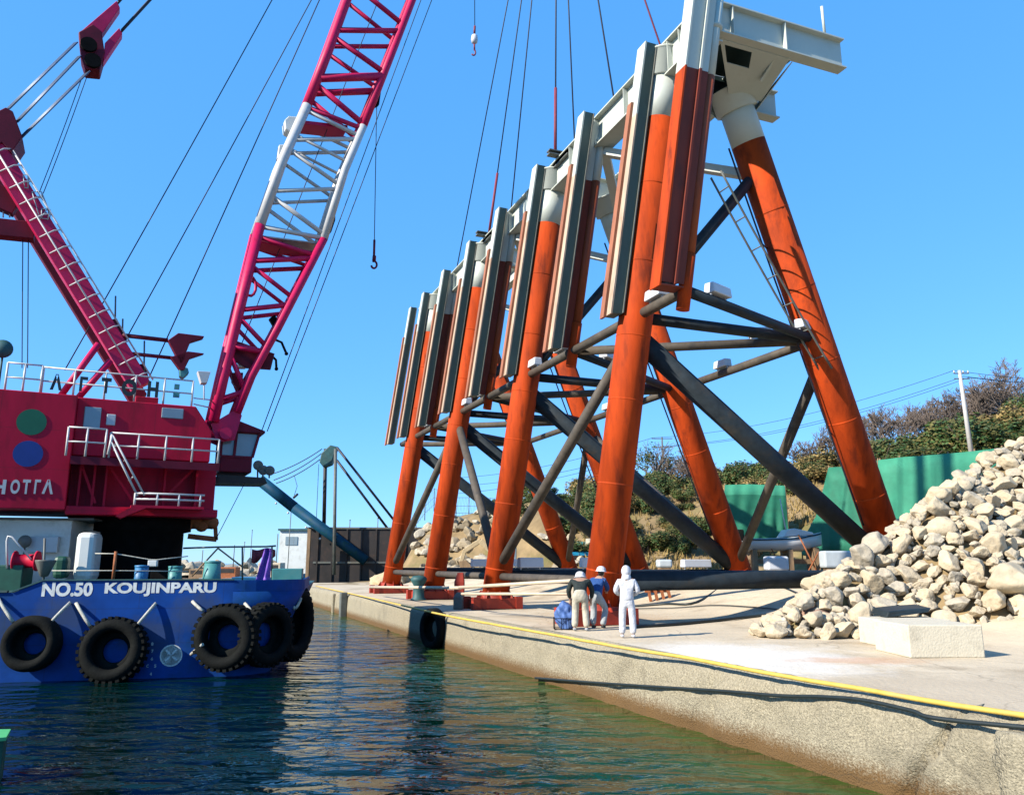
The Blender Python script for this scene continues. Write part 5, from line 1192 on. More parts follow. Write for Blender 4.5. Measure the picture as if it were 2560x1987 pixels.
def people():
    stand = dict(pel=(0, 0, .93), ab=(0, .0, 1.10), ch=(0, -.01, 1.32), nk=(0, .01, 1.47), hd=(0, .04, 1.60), sh=(.185, -.01, 1.40), el=(.285, -.02, 1.13), wr=(.17, .20, 1.02), hip=(.095, 0, .90), kn=(.125, .02, .50), an=(.135, -.02, .09))
    person(G(1570, 1594), R(-8), stand, 'cwhite', 'cwhite', 'cwhite', 'cwhite', 'man in white overalls and white hood standing with back turned', 1.02, hood=True)
    bend = dict(pel=(0, -.10, .91), ab=(0, .05, 1.05), ch=(0, .22, 1.20), nk=(0, .36, 1.28), hd=(0, .49, 1.31), face=(0, .8, -.5), sh=(.22, .22, 1.24), el=(.31, .26, .98), wr=(.27, .36, .76), hip=(.10, -.06, .88), kn=(.13, .02, .49), an=(.15, -.06, .09))
    person(G(1452, 1577), R(-6), bend, 'cdark', 'ckhaki', 'cgrey', 'cwhite', 'stooping man in dark jacket and pale trousers seen from behind', 1.10)
    bend2 = dict(pel=(0, -.10, .90), ab=(0, .0, 1.06), ch=(.02, .10, 1.26), nk=(.04, .17, 1.40), hd=(.07, .22, 1.52), face=(.7, .6, -.3), sh=(.18, .12, 1.32), el=(.22, .28, 1.08), wr=(.14, .46, 1.0), hip=(.095, -.08, .87), kn=(.10, .0, .49), an=(.10, -.08, .09), knR=(.20, .14, .52), anR=(.16, -.02, .09))
    person(G(1494, 1570), R(-25), bend2, 'cblue', 'cgrey', 'shoeb', 'cwhite', 'man in blue jacket and white helmet leaning forward beside the stooping man', 1.05)
people()

# ================================================================ BACKGROUND
def leafmesh(name, n, rad, size, mt, seed, clumps=9, flat=.75, hole=.35):
    rr = random.Random(seed); mb = MB(); cl = []
    for k in range(clumps):
        d = V((rr.gauss(0, 1), rr.gauss(0, 1), abs(rr.gauss(0, .8)))).normalized() * rr.uniform(.35, .95)
        cl.append((V((d.x * rad, d.y * rad, d.z * rad * flat + rad * .3)), rad * rr.uniform(.28, .5)))
    for i in range(n):
        c, r = cl[rr.randrange(clumps)]
        d = V((rr.gauss(0, 1), rr.gauss(0, 1), rr.gauss(0, 1))).normalized(); p = c + d * r * (rr.random() ** .45)
        nn = (d + V((rr.gauss(0, .7), rr.gauss(0, .7), rr.gauss(0, .7) + .3))).normalized(); x, y, _ = basis(nn); s = size * rr.uniform(.6, 1.5); x *= s; y *= s * .55
        k = mb.add([p - x, p - y, p + x, p + y]); mb.face((k, k + 1, k + 2, k + 3), rr.randrange(2))
    return mb
def twigtree(mb, base, d, ln, r, depth, rr, spread=.55):
    steps = 3; p = V(base); pts = [p.copy()]; rad = [r]
    for i in range(steps):
        d = (d + V((rr.gauss(0, .13), rr.gauss(0, .13), rr.gauss(0, .08) + .03))).normalized(); p = p + d * ln / steps; pts.append(p.copy()); rad.append(r * (1 - .45 * (i + 1) / steps))
    mb.path(pts, [max(.022, q) for q in rad], n=5 if depth > 1 else 3, cap=False)
    if depth <= 0: return
    for k in range(rr.choice((3, 3, 4)) if depth > 1 else 4):
        t = rr.uniform(.35, 1.0); j = min(steps - 1, int(t * steps)); q = pts[j].lerp(pts[j + 1], t * steps - j)
        nd = (d + V((rr.gauss(0, spread), rr.gauss(0, spread), rr.gauss(0, spread * .6) + .12))).normalized()
        twigtree(mb, q, nd, ln * rr.uniform(.5, .75), rad[j + 1] * .62, depth - 1, rr, spread)
def ground_pt(x, y, Y): p = D(x, y, Y); p.z = HT(p.x, p.y); return p
def shrubs():
    rr = random.Random(5)
    protos = []
    for i, (m1, m2) in enumerate((('leaf', 'leafo'), ('leafo', 'grass'), ('leafo', 'leaf'), ('grass', 'leafo'))):
        mb = leafmesh('f', 4200, 1.0, .052, m1, 30 + i, 13)
        o = mb.build('foliage', [m1, m2]); me = o.data; bpy.data.objects.remove(o); protos.append(me)
    stem = MB()
    for k in range(6): a = k * 1.05; stem.path([V((0, 0, -.5)), V((math.cos(a) * .2, math.sin(a) * .2, .3)), V((math.cos(a) * .55, math.sin(a) * .55, .85))], [.05, .035, .015], n=5, cap=False)
    o = stem.build('stem', 'bark'); stem_me = o.data; bpy.data.objects.remove(o)
    def shrub(x, y, Y, s, k, label, grp=None):
        p = D(x, y, Y); g = HT(p.x, p.y); p.z = g
        r = bpy.data.objects.new('shrub', None); link(r); r.location = p; r.scale = (s * rr.uniform(.7, 1.3), s * rr.uniform(.7, 1.3), s * rr.uniform(.5, 1.25)); r.rotation_euler.z = rr.uniform(0, 6.3)
        tag(r, label, 'shrub', grp)
        for nm, me in (('foliage', protos[k]), ('stem', stem_me)):
            c = bpy.data.objects.new(nm, me); link(c); c.parent = r
    # brush on the bank between the rear piles
    for i in range(76):
        x = rr.uniform(1385, 1800); t = rr.random(); Y = 66 + 17 * t
        shrub(x, 1300, Y, rr.uniform(.8, 1.7) * (1 if t < .5 else 1.25), rr.choice((0, 0, 2, 1, 2)), 'olive green brush growing on the dry bank behind the rear piles', 'brush on the dry bank')
    for i in range(14):
        x = rr.uniform(1255, 1420); shrub(x, 1300, rr.uniform(74, 84), rr.uniform(.9, 1.7), rr.choice((0, 2)), 'green bush on the bank between the second and nearest front piles', 'bushes between the front piles')
    for i in range(60):
        x = rr.uniform(1780, 2120); shrub(x, 1300, rr.uniform(67, 88), rr.uniform(1.0, 2.0), rr.choice((1, 2, 0, 2)), 'dull olive scrub on the slope above the green tarpaulins', 'scrub above the tarpaulins')
    for i in range(20):
        x = rr.uniform(2210, 2440); Y = rr.uniform(66, 76); shrub(x, 1300, Y, rr.uniform(1.7, 2.6), 0, 'dense dark green bush above the green netting fence', 'dense bushes above the netting fence')
    for i in range(26):
        x = rr.uniform(2380, 2600); Y = rr.uniform(66, 84); shrub(x, 1300, Y, rr.uniform(1.6, 2.8), rr.choice((1, 2, 0)), 'mixed olive bush on the slope right of the utility pole', 'bushes right of the utility pole')
    for i in range(40):
        x = rr.uniform(2190, 2600); shrub(x, 1300, rr.uniform(76, 92), rr.uniform(1.3, 2.2), rr.choice((1, 2, 0, 2)), 'brown olive scrub under the bare trees on the right hilltop', 'scrub under the bare trees')
    # dry grass tufts: nobody could count them
    mb = MB()
    for i in range(3600):
        x = rr.uniform(1380, 2120); Y = 62 + 24 * rr.random() ** 1.5; p = D(x, 1300, Y); p.z = HT(p.x, p.y) - .05
        if p.z < .05: continue
        for k in range(2):
            h = rr.uniform(.25, .75); d = V((rr.gauss(0, .25), rr.gauss(0, .25), 1)) * h; w = V((rr.uniform(-.07, .07), rr.uniform(-.07, .07), 0)) + V((.03, 0, 0))
            j = mb.add([p - w, p + w, p + d]); mb.face((j, j + 1, j + 2))
    tag(mb.build('dry_grass', 'grass'), 'tufts of dry yellow grass on the bank', 'grass', None, 'stuff')
    # trees
    def tree(x, Y, h, label, seed, grp=None, depth=4, crown=None):
        p = D(x, 1200, Y); p.z = HT(p.x, p.y) - .2; t = thing('bare_tree' if not crown else 'leafy_tree', p, label, 'tree', grp); r2 = random.Random(seed)
        mb = MB(); mb.path([p, p + V((.1, 0, h * .15)), p + V((r2.uniform(-.3, .3), 0, h * .32))], [.16, .13, .10], n=8); top = p + V((r2.uniform(-.2, .2), 0, h * .30)); mb.build('trunk', 'bark', t)
        mb = MB()
        for k in range(7): twigtree(mb, top - Z * r2.uniform(0, h * .16), V((r2.gauss(0, .6), r2.gauss(0, .5), 1)).normalized(), h * .40, .085, depth, r2)
        if crown:
            mb2 = leafmesh('f', crown, h * .36, .10, 'leaf', seed, 12, 1.0); off = len(mb.v); mb.v += [v + p + Z * h * .38 for v in mb2.v]; mb.f += [tuple(i + off for i in f) for f in mb2.f]; mb.m += [m + 1 for m in mb2.m]; mb.sm += mb2.sm
        mb.build('crown', ['twig', 'leaf', 'leafo'], t)
    for i, (x, Y, h) in enumerate(((2205, 84, 6.4), (2240, 80, 6.2), (2275, 86, 6.8), (2310, 79, 6.0), (2350, 86, 7.0), (2385, 82, 6.6), (2450, 88, 7.0), (2485, 80, 6.4), (2520, 84, 7.6), (2550, 80, 7.4), (2590, 88, 8), (2425, 92, 6.6))):
        tree(x, Y, h, 'leafless brown twiggy tree on the right hilltop', 200 + i, 'bare trees on the right hilltop')
    for i, (x, Y, h) in enumerate(((1655, 96, 4.6), (1690, 92, 4.8), (1722, 95, 5.4), (1755, 93, 4.4), (2040, 84, 4.5), (2075, 82, 5.0))):
        tree(x, Y, h, 'small bare tree on the skyline behind the rear piles', 300 + i, 'small bare trees on the skyline')
    tree(1640, 80, 6.2, 'leafy green tree on the bank left of the second rear pile', 401, None, 2, 900)
    tree(2585, 74, 5.2, 'dark green leafy tree at the right edge of the hilltop', 402, None, 2, 2600)
shrubs()

def backdrop():
    # netting fence on the right, built as a wavy sheet on posts
    def net(name, top, bot, Y0, Y1, label, cat, m, posts=True, pm='wood', stripe=None):
        n = len(top); xs = top
        a = D(*top[0], Y0); t = thing(name, (a.x, a.y, D(*bot[0], Y0).z), label, cat)
        mb = MB(); rows = []; N = 48; M = 6
        def it(pts, s):
            f = s * (len(pts) - 1); i = min(len(pts) - 2, int(f)); k = f - i; return pts[i][0] + (pts[i + 1][0] - pts[i][0]) * k, pts[i][1] + (pts[i + 1][1] - pts[i][1]) * k
        for i in range(N + 1):
            s = i / N; Y = Y0 + (Y1 - Y0) * s; p, q = D(*it(top, s), Y), D(*it(bot, s), Y); row = []
            for j in range(M + 1): w = p.lerp(q, j / M); w.y += (.07 * math.sin(s * 31 + j * .6) + .12 * mnoise.noise(V((s * 9, j * .7, len(top))))) * (.3 + j / M); row.append(w)
            rows.append(mb.add(row + [w + V((0, .03, 0)) for w in row]))
        for a_, b_ in zip(rows, rows[1:]):
            for j in range(M):
                mm = 1 if stripe and j < stripe else 0
                mb.face((a_ + j, a_ + j + 1, b_ + j + 1, b_ + j), mm, True); k = M + 1; mb.face((a_ + k + j, b_ + k + j, b_ + k + j + 1, a_ + k + j + 1), mm, True)
            mb.face((a_, b_, b_ + M + 1, a_ + M + 1)); mb.face((a_ + M, a_ + 2 * M + 1, b_ + 2 * M + 1, b_ + M))
        mb.build('netting', [m, 'net2'], t)
        if posts:
            for i in range(0, N + 1, 8):
                s = i / N; Y = Y0 + (Y1 - Y0) * s + .12; p, q = D(*it(top, s), Y), D(*it(bot, s), Y); mb = MB(); mb.tube(q - Z * .6, p + Z * .12, .05, n=6); mb.build('post', pm, t)
        return t
    net('netting_fence', [(2195, 1150), (2260, 1142), (2330, 1137), (2410, 1130), (2490, 1121), (2580, 1106)], [(2195, 1385), (2260, 1380), (2330, 1370), (2410, 1355), (2490, 1340), (2580, 1320)], 53, 50, 'green netting fence running along the slope above the stone heap', 'fence', 'net2')
    net('green_tarpaulin', [(1812, 1212), (1870, 1210), (1925, 1212), (1962, 1214)], [(1805, 1365), (1870, 1367), (1925, 1367), (1975, 1365)], 61, 61, 'green tarpaulin with pale top strip hung behind the second rear pile', 'tarpaulin', 'net', stripe=1)
    net('green_tarpaulin', [(2005, 1352), (2040, 1290), (2072, 1168), (2120, 1166), (2200, 1150)], [(2005, 1388), (2040, 1392), (2075, 1392), (2120, 1392), (2205, 1390)], 57.5, 53.2, 'green tarpaulin draped in a slope behind the heavy black diagonal', 'tarpaulin', 'net')
    # utility pole with wires
    b = D(2429, 1136, 64); t = thing('utility_pole', V((b.x, b.y, HT(b.x, b.y))), 'tall pale concrete utility pole above the netting fence', 'utility pole')
    tp = D(2416, 926, 64); tp.x = b.x - .2; mb = MB(); mb.tube(V((b.x, b.y, HT(b.x, b.y))), tp, .20, .13, n=14); mb.build('pole', 'pole', t)
    for dz in (-.25, -.7):
        mb = MB(); mb.beam(tp + V((-.5, 0, dz)), tp + V((.75, 0, dz)), .08, .08); mb.build('cross_arm', 'steelg', t)
    for dx in (-.45, .3, .7): mb = MB(); mb.lathe(tp + V((dx, 0, -.2)), Z, [(.05, 0), (.07, .05), (.04, .12), (.06, .17), (.02, .2)], n=10); mb.build('insulator', 'wpaint', t)
    b2 = D(1657, 1200, 92); b2.z = HT(b2.x, b2.y); t2 = thing('utility_pole', b2, 'thin distant power pole behind the second rear pile', 'utility pole'); tp2 = D(1655, 1092, 92)
    mb = MB(); mb.tube(b2, tp2, .12, .09, n=8); mb.build('pole', 'steelg', t2)
    for dz in (-.2, -1.2): mb = MB(); mb.beam(tp2 + V((-1.2, 0, dz)), tp2 + V((1.2, 0, dz)), .09, .09); mb.build('cross_arm', 'steelg', t2)
    for i, (o1, o2) in enumerate((((-.45, 0, 0), (-1.1, 0, -.1)), ((.3, 0, -.5), (0, 0, -1.1)), ((.7, 0, -.6), (1.1, 0, -1.1)))):
        mb = MB(); mb.path(sag(tp + V(o1), tp2 + V(o2), 1.1, 20), .022, n=5); tag(mb.build('power_line', 'wire', None, origin=tp), ['uppermost power line strung between the two poles', 'middle power line strung between the two poles', 'lowest power line strung between the two poles'][i], 'power line')
        mb = MB(); mb.path(sag(tp + V(o1), tp + V(o1) + V((22, 10, 1.5 + i * .2)), .4, 10), .022, n=5); tag(mb.build('power_line', 'wire', None, origin=tp), 'power line leaving the utility pole to the right', 'power line', 'power lines right of the pole')
        mb = MB(); mb.path(sag(tp2 + V(o2), D(1120, 1195 + 20 * i, 130), 1.0, 16), .03, n=5); tag(mb.build('power_line', 'wire', None, origin=tp2), 'power line running left from the thin distant pole', 'power line', 'power lines left of the distant pole')
    # white boat on a cradle
    Yb = 53.5; b = D(1955, 1376, Yb); t = thing('motor_boat', b, 'white open motor boat propped on a timber cradle before the green tarpaulins', 'boat')
    secs = [(-2.9, .95, .85, .62), (-1.5, 1.05, .85, .75), (0, 1.05, .90, .75), (1.4, .85, 1.02, .55), (2.4, .45, 1.20, .22), (3.0, .06, 1.32, .03)]; secs = [(u * .88, w * .9, z * .9, q * .9) for u, w, z, q in secs]
    mb = MB(); rows = []
    for u, w, z, wb_ in secs:
        kz = -.05 if u < 1.5 else (.0 + (u - 1.5) * .28)
        rows.append(mb.add([b + V((u, -w, z)), b + V((u, -w * .97, z * .5 + kz * .5)), b + V((u, -wb_, kz + .12)), b + V((u, 0, kz)), b + V((u, wb_, kz + .12)), b + V((u, w * .97, z * .5 + kz * .5)), b + V((u, w, z)), b + V((u, w - .08, z)), b + V((u, max(wb_ * .9, .02), .35 + kz)), b + V((u, -max(wb_ * .9, .02), .35 + kz)), b + V((u, -w + .08, z))]))
    for a_, b_ in zip(rows, rows[1:]):
        for j in range(11): mb.face((a_ + j, a_ + (j + 1) % 11, b_ + (j + 1) % 11, b_ + j), 0, j < 6)
    mb.face([rows[0] + j for j in range(11)]); mb.face([rows[-1] + j for j in reversed(range(11))])
    mb.build('hull', 'boatw', t, fixn=True)
    mb = MB(); mb.prism([b + V(q) for q in ((-.1, -.7, .85), (.25, -.7, 1.35), (.7, -.7, 1.42), (1.9, -.7, 1.15), (1.9, -.7, 1.0))], V((0, 1.4, 0))); mb.build('cuddy', 'boatw', t, bevel=.05)
    mb = MB(); mb.path([b + V((u, -w - .03, z - .08)) for u, w, z, _ in secs], .05, n=6); mb.build('rubbing_strake', 'bluetube', t)
    mb = MB(); mb.box(b.x - 2.7, b.y, b.z + 1.0, .45, .4, .75); mb.build('outboard_motor', 'rubber', t, bevel=.08)
    mb = MB(); mb.tube(b + V((.35, 0, 1.3)), b + V((.1, 0, 3.4)), .05, .03, n=8); mb.build('mast', 'boatw', t)
    t = thing('boat_cradle', V((b.x, b.y, 0)), 'brown timber and rusty steel cradle under the white motor boat', 'cradle')
    for u in (-2.0, 0.3, 2.0):
        mb = MB(); zt = b.z + (.05 if u < 1.5 else .2); mb.prism([V((b.x + u - .14, b.y - .9, 0)), V((b.x + u + .14, b.y - .9, 0)), V((b.x + u + .14, b.y - .8, zt)), V((b.x + u - .14, b.y - .8, zt))], V((0, 1.7, 0))); mb.build('trestle', 'wood', t)
    mb = MB(); mb.box(b.x, b.y, max(.3, b.z - .7), 5.4, .3, .3); mb.build('keel_beam', 'wood', t)
    for a_, c_ in (((-1.0, -1.0, .1), (.3, -1.0, -b.z)), ((.8, -1.0, 1.0), (2.4, -1.0, -b.z)), ((2.0, -1.1, -.1), (.4, -1.1, -b.z))):
        mb = MB(); mb.tube(b + V(a_), b + V(c_), .05, n=6); mb.build('prop', 'orange', t)
    # white block and stones around the cradle
    for i, (x, y, Y, sx, sz, label, cat, m) in enumerate(((2092, 1398, 51, 1.9, 1.05, 'pale blue white box standing right of the boat cradle', 'box', 'panel'), (1940, 1408, 50, 1.3, .85, 'white wrapped block on the ground under the boat', 'wrapped block', 'anode'), (1660, 1408, 52, .9, .5, 'small grey crate behind the long black pipe', 'crate', 'panel'))):
        p = D(x, y, Y); mb = MB(); mb.box(p.x, p.y, p.z, sx, 1.0, sz); o = mb.build(cat.replace(' ', '_'), m, None, origin=p - Z * sz / 2, bevel=.12); tag(o, label, cat)
        if p.z - sz / 2 > .05: mb = MB(); mb.box(p.x, p.y, (p.z - sz / 2) / 2, sx * .8, .8, p.z - sz / 2); tag(mb.build('timber_dunnage', 'wood', None, origin=(p.x, p.y, 0), bevel=.03), 'timber packing under the ' + ['pale blue white box', 'white wrapped block', 'small grey crate'][i], 'timber')
    # blue truck between the front piles
    p = D(1452, 1412, 66); t = thing('blue_truck', V((p.x, p.y, 0)), 'bright blue small truck with sheeted load between the second and nearest piles', 'truck'); q = V((p.x, p.y, 0))
    mb = MB(); mb.prism([q + V(k) for k in ((-1.35, -.9, .55), (1.2, -.9, .55), (1.25, -.9, 1.6), (1.0, -.9, 2.75), (-1.3, -.9, 2.75), (-1.45, -.9, 1.6))], V((0, 1.9, 0))); mb.build('cab', 'cyan', t, bevel=.1)
    mb = MB(); mb.prism([q + V(k) for k in ((-1.1, -.93, 1.6), (.95, -.93, 1.6), (.85, -.93, 2.45), (-1.05, -.93, 2.45))], V((0, .05, 0))); mb.build('windscreen', 'hullb', t)
    mb = MB(); mb.prism([q + V(k) for k in ((-1.7, 1.1, .8), (1.7, 1.1, .8), (1.7, 1.1, 3.1), (.6, 1.1, 3.6), (-1.2, 1.1, 3.5), (-1.7, 1.1, 3.0))], V((0, 4.5, 0))); mb.build('sheeted_load', 'tealp', t, bevel=.15)
    for sx in (-1.15, 1.15):
        for yy in (-.2, 4.4):
            mb = MB(); mb.lathe(q + V((sx - .15, yy, .48)), V((1, 0, 0)), [(.2, 0), (.45, .02), (.48, .1), (.48, .24), (.45, .3), (.2, .3)], n=20); mb.build('wheel', 'rubber', t)
    for sx in (-.95, .95): mb = MB(); mb.box(q.x + sx, q.y - .93, 1.05, .3, .08, .25); mb.build('headlight', 'glass', t)
    mb = MB(); mb.box(q.x, q.y - .98, .65, 2.3, .15, .3); mb.build('bumper', 'steelg', t)
    # retaining wall and chain link fence on the rocky point
    a_, b_ = D(1135, 1290, 82), D(1262, 1296, 84)
    mb = MB(); d = b_ - a_; mb.obox(V((a_.x, a_.y, 3.2)), V((d.x, d.y, 0)), V((0, .4, 0)), Z * (a_.z - 3.2)); tag(mb.build('retaining_wall', 'steelg', None, origin=V((a_.x, a_.y, 4.2))), 'grey concrete retaining wall on top of the rocky point', 'wall')
    t = thing('chain_link_fence', D(1050, 1305, 80), 'thin chain link fence along the top of the rocky point', 'fence')
    pts = [(1040, 1318), (1062, 1290), (1085, 1268), (1140, 1290), (1172, 1290), (1225, 1292), (1262, 1294)]
    base = [D(x, y, 80.5) for x, y in pts]
    for q in base: mb = MB(); mb.tube(q - Z * .4, q + Z * 1.9, .045, n=6); mb.build('post', 'steelg', t)
    mb = MB()
    for k in (.3, 1.0, 1.85): mb.path([q + Z * k for q in base], .02, n=4)
    for p, q in zip(base, base[1:]):
        N = max(4, int((q - p).length / .35))
        for i in range(N): mb.tube(p.lerp(q, i / N) + Z * .1, p.lerp(q, (i + 1) / N) + Z * 1.85, .007, n=3, cap=False); mb.tube(p.lerp(q, i / N) + Z * 1.85, p.lerp(q, (i + 1) / N) + Z * .1, .007, n=3, cap=False)
    mb.build('mesh', 'steelg', t)
    # excavator with its bent arm reaching over the stones
    p = D(1185, 1418, 66); t = thing('excavator', V((p.x + 3.2, p.y + 1, 0)), 'old beige excavator with bent arm behind the second pile', 'excavator'); q = V((p.x + 3.2, p.y + 1, 0))
    mb = MB(); mb.beam(D(1245, 1392, 67), D(1200, 1352, 67), .45, .5, up=V((0, 1, 0))); mb.beam(D(1203, 1350, 67), D(1160, 1378, 67), .38, .45, up=V((0, 1, 0))); mb.build('boom', 'sand', t, bevel=.05)
    mb = MB(); mb.beam(D(1163, 1372, 67), D(1152, 1408, 67), .35, .4, up=V((0, 1, 0))); mb.build('stick', 'sand', t, bevel=.05)
    mb = MB(); c = D(1160, 1412, 67); mb.prism([c + V(k) for k in ((-.4, -.5, .3), (.2, -.5, .4), (.7, -.5, -.1), (.5, -.5, -.5), (-.2, -.5, -.55))], V((0, 1, 0))); mb.build('bucket', 'wood', t, bevel=.04)
    mb = MB(); mb.box(q.x + .4, q.y, 1.6, 2.4, 2.2, 1.1); mb.build('body', 'sand', t, bevel=.1)
    mb = MB(); mb.box(q.x - .3, q.y - .6, 2.6, 1.1, 1.0, 1.3); mb.build('cab', 'glass', t, bevel=.08)
    for dy in (-1.0, 1.0): mb = MB(); mb.box(q.x + .2, q.y + dy, .55, 3.0, .5, .9); mb.build('track', 'rubber', t, bevel=.3)
    # stones at the foot of the rocky point and around the lower frame
    rr = random.Random(77); ms = [stone_mesh(80 + i, ('bankstone', 'stone2')[i % 2]) for i in range(4)]
    for i in range(170):
        x = rr.uniform(1040, 1275) if i < 140 else rr.uniform(1270, 1480); Y = rr.uniform(68, 80) if i < 140 else rr.uniform(58, 70); p = D(x, 1380, Y); p.z = HT(p.x, p.y)
        o = bpy.data.objects.new('bank_rock', ms[rr.randrange(4)]); link(o); d = rr.uniform(.6, 1.5); o.location = p + Z * d * .25; o.scale = (d * rr.uniform(.9, 1.4), d, d * rr.uniform(.7, 1)); o.rotation_euler = (rr.uniform(-.5, .5), rr.uniform(-.5, .5), rr.uniform(0, 6))
        tag(o, 'pale rock on the stony bank behind the front piles', 'rock', 'rocks on the stony bank')
    # sand and net heap at the foot of the farthest pile
    bm = bmesh.new(); bmesh.ops.create_icosphere(bm, subdivisions=4, radius=1); c = G(985, 1462)
    for v in bm.verts: v.co = V((v.co.x * 2.0, v.co.y * 2.6, max(v.co.z, -.1) * 1.15)) * (1 + .22 * mnoise.fractal(v.co * 2.2, 1, 2, 4))
    me = bpy.data.meshes.new('net_heap'); bm.to_mesh(me); bm.free(); [setattr(p, 'use_smooth', True) for p in me.polygons]; me.materials.append(MT['sand']); o = bpy.data.objects.new('net_heap', me); link(o); o.location = c + V((-.6, 3.0, 0)); tag(o, 'sandy heap of nets and ropes beside the farthest front pile', 'net heap')
    # ---- dark hopper barge with spud boom and mast
    Y = 84.0; F2 = Fr((D(770, 1400, Y).x, Y), (1, .05)); t = thing('hopper_barge', F2.at(850, 1435, -3), 'dark rusty work barge with navy boom and twin masts beyond the far quay end', 'barge')
    u0, u1 = F2.uz(772, 1380)[0], F2.uz(1120, 1380)[0]; zt = F2.uz(870, 1322)[1]
    mb = MB(); F2.box(mb, u0, u1, -8, 0, -1.6, zt); mb.build('hull', 'hullb', t, bevel=.08)
    mb = MB(); F2.box(mb, u0 - .3, u1 + .2, -8.2, .15, zt, zt + .18); F2.box(mb, u0 + .5, u1, .002, .12, 1.8, 2.0); mb.build('rubbing_rail', 'steelg', t)
    for k in range(9): mb = MB(); F2.box(mb, u0 + .8 + k * 1.5, u0 + .95 + k * 1.5, 0, .14, -1, zt); mb.build('hull_rib', 'hullb', t)
    mb = MB(); mb.tube(F2.at(650, 1200, .9), F2.at(735, 1268, .9), .58, n=24); mb.tube(F2.at(735, 1268, .9), F2.at(915, 1402, .9), .56, .52, n=24); mb.build('boom', 'bluetube', t)
    for x in (690, 720, 765, 800): mb = MB(); mb.ball(F2.at(x, 1258 + (x - 690) * .80, 1.3), .12, 8); mb.build('boom_lamp', 'wpaint', t)
    for x, m in ((813, 'hullb'), (838, 'steelg')):
        mb = MB(); b = F2.at(x - 3, 1436 if x > 820 else 1310, 1.6 if x > 820 else -.5); mb.tube(b, F2.at(x + 1, 1122, 1.6 if x > 820 else -.5), .20 if x < 820 else .17, n=12); mb.build('mast', m, t)
    mb = MB(); mb.prism([F2.at(*k, .3) for k in ((803, 1132), (825, 1112), (843, 1116), (838, 1130), (828, 1160), (808, 1168), (798, 1155))], -F2.n * 1.2); mb.build('mast_head', 'deckgreen', t, bevel=.1)
    for a_, b_ in (((842, 1118), (985, 1300)), ((842, 1150), (970, 1322))): mb = MB(); mb.tube(F2.at(*a_, 1), F2.at(*b_, -.3), .13, n=8); mb.build('stay', 'wire', t)
    for a_, b_ in (((805, 1122), (682, 1184)), ((803, 1134), (684, 1200)), ((800, 1148), (690, 1208))): mb = MB(); mb.path(sag(F2.at(*a_, 1), F2.at(*b_, 1), .25), .05, n=5); mb.build('guy_rope', 'wire', t)
    mb = MB(); mb.tube(F2.at(797, 1160, .3), F2.at(791, 1296, .3), .03, n=5); mb.tube(F2.at(733, 1245, 1), F2.at(745, 1234, 1), .12, n=6); mb.path([F2.at(735, 1240, 1), F2.at(743, 1215, 1), F2.at(736, 1190, 1)], .03, n=5); mb.build('rigging', 'wire', t)
    mb = MB(); F2.box(mb, F2.uz(766, 1380, 2)[0], F2.uz(774, 1380, 2)[0], 1.6, 2, -1.6, F2.uz(770, 1322, 2)[1]); mb.build('spud_post', 'wood', t)
    # bollard and gear on the far quay end
    c = G(797, 1452); t = thing('mooring_bollard', c, 'pale concrete mooring post at the far quay end', 'bollard'); mb = MB(); k = (D(797, 1395, c.y) - c).z
    mb.lathe(c, Z, [(.85, 0), (.75, .2), (.62, k * .95), (.62, k)], n=20); mb.build('body', 'cream', t); mb = MB(); mb.lathe(c + Z * k, Z, [(.62, 0), (.95, .05), (.95, .25), (.02, .3)], n=20); mb.build('cap', 'wood', t)
    c = G(808, 1452); mb = MB(); mb.lathe(c + V((.3, 1, 0)), Z, [(.5, 0), (.3, .5), (.25, 4.5), (.34, 4.7), (.02, 4.8)], n=14); tag(mb.build('fender_pile', 'wood', None, origin=c + V((.3, 1, 0))), 'brown timber pile beside the pale mooring post', 'timber pile')
    mb = MB(); p = G(850, 1447); mb.box(p.x, p.y + 1.5, .8, 6.5, 1.5, 1.6); tag(mb.build('mossy_block', 'hullb', None, origin=(p.x, p.y + 1.5, 0), bevel=.15), 'dark mossy block wall at the far quay end', 'block')
    # ---- harbour clutter beyond the barge bow
    Y = 130
    def FX(x, y, Y_=Y): return D(x, y, Y_)
    mb = MB(); N = 40; M = 8; rows = []
    for i in range(N + 1):
        x = 250 + 560 * i / N; b0 = FX(x, 1432); hgt = 3.0 + 1.2 * mnoise.noise(V((i * .5, 2, 0))) + (2.2 if x > 700 else 0)
        rows.append(mb.add([V((b0.x, Y + j * 1.5 + mnoise.noise(V((i, j, 5))) * .8, -1.5 + hgt * math.sin(math.pi * (.15 + .85 * j / M)) * (1 + .35 * mnoise.noise(V((i * .9, j * .9, 0)))))) for j in range(M + 1)]))
    for a_, b_ in zip(rows, rows[1:]):
        for j in range(M): mb.face((a_ + j, b_ + j, b_ + j + 1, a_ + j + 1))
    tag(mb.build('breakwater', 'stone2'), 'low rocky breakwater across the harbour beyond the barge bow', 'breakwater')
    rr = random.Random(9)
    for i in range(60):
        x = rr.uniform(440, 775); p = FX(x, 1430); h_ = rr.uniform(-.8, 1.6); o = bpy.data.objects.new('breakwater_rock', ms[rr.randrange(4)]); link(o); d = rr.uniform(1.4, 3.0); o.location = (p.x, Y + rr.uniform(-2, 5), h_); o.scale = (d, d, d * .8); o.rotation_euler = (rr.random(), rr.random(), rr.random() * 6)
        tag(o, 'brown armour rock of the breakwater across the harbour', 'armour rock', 'rocks of the breakwater')
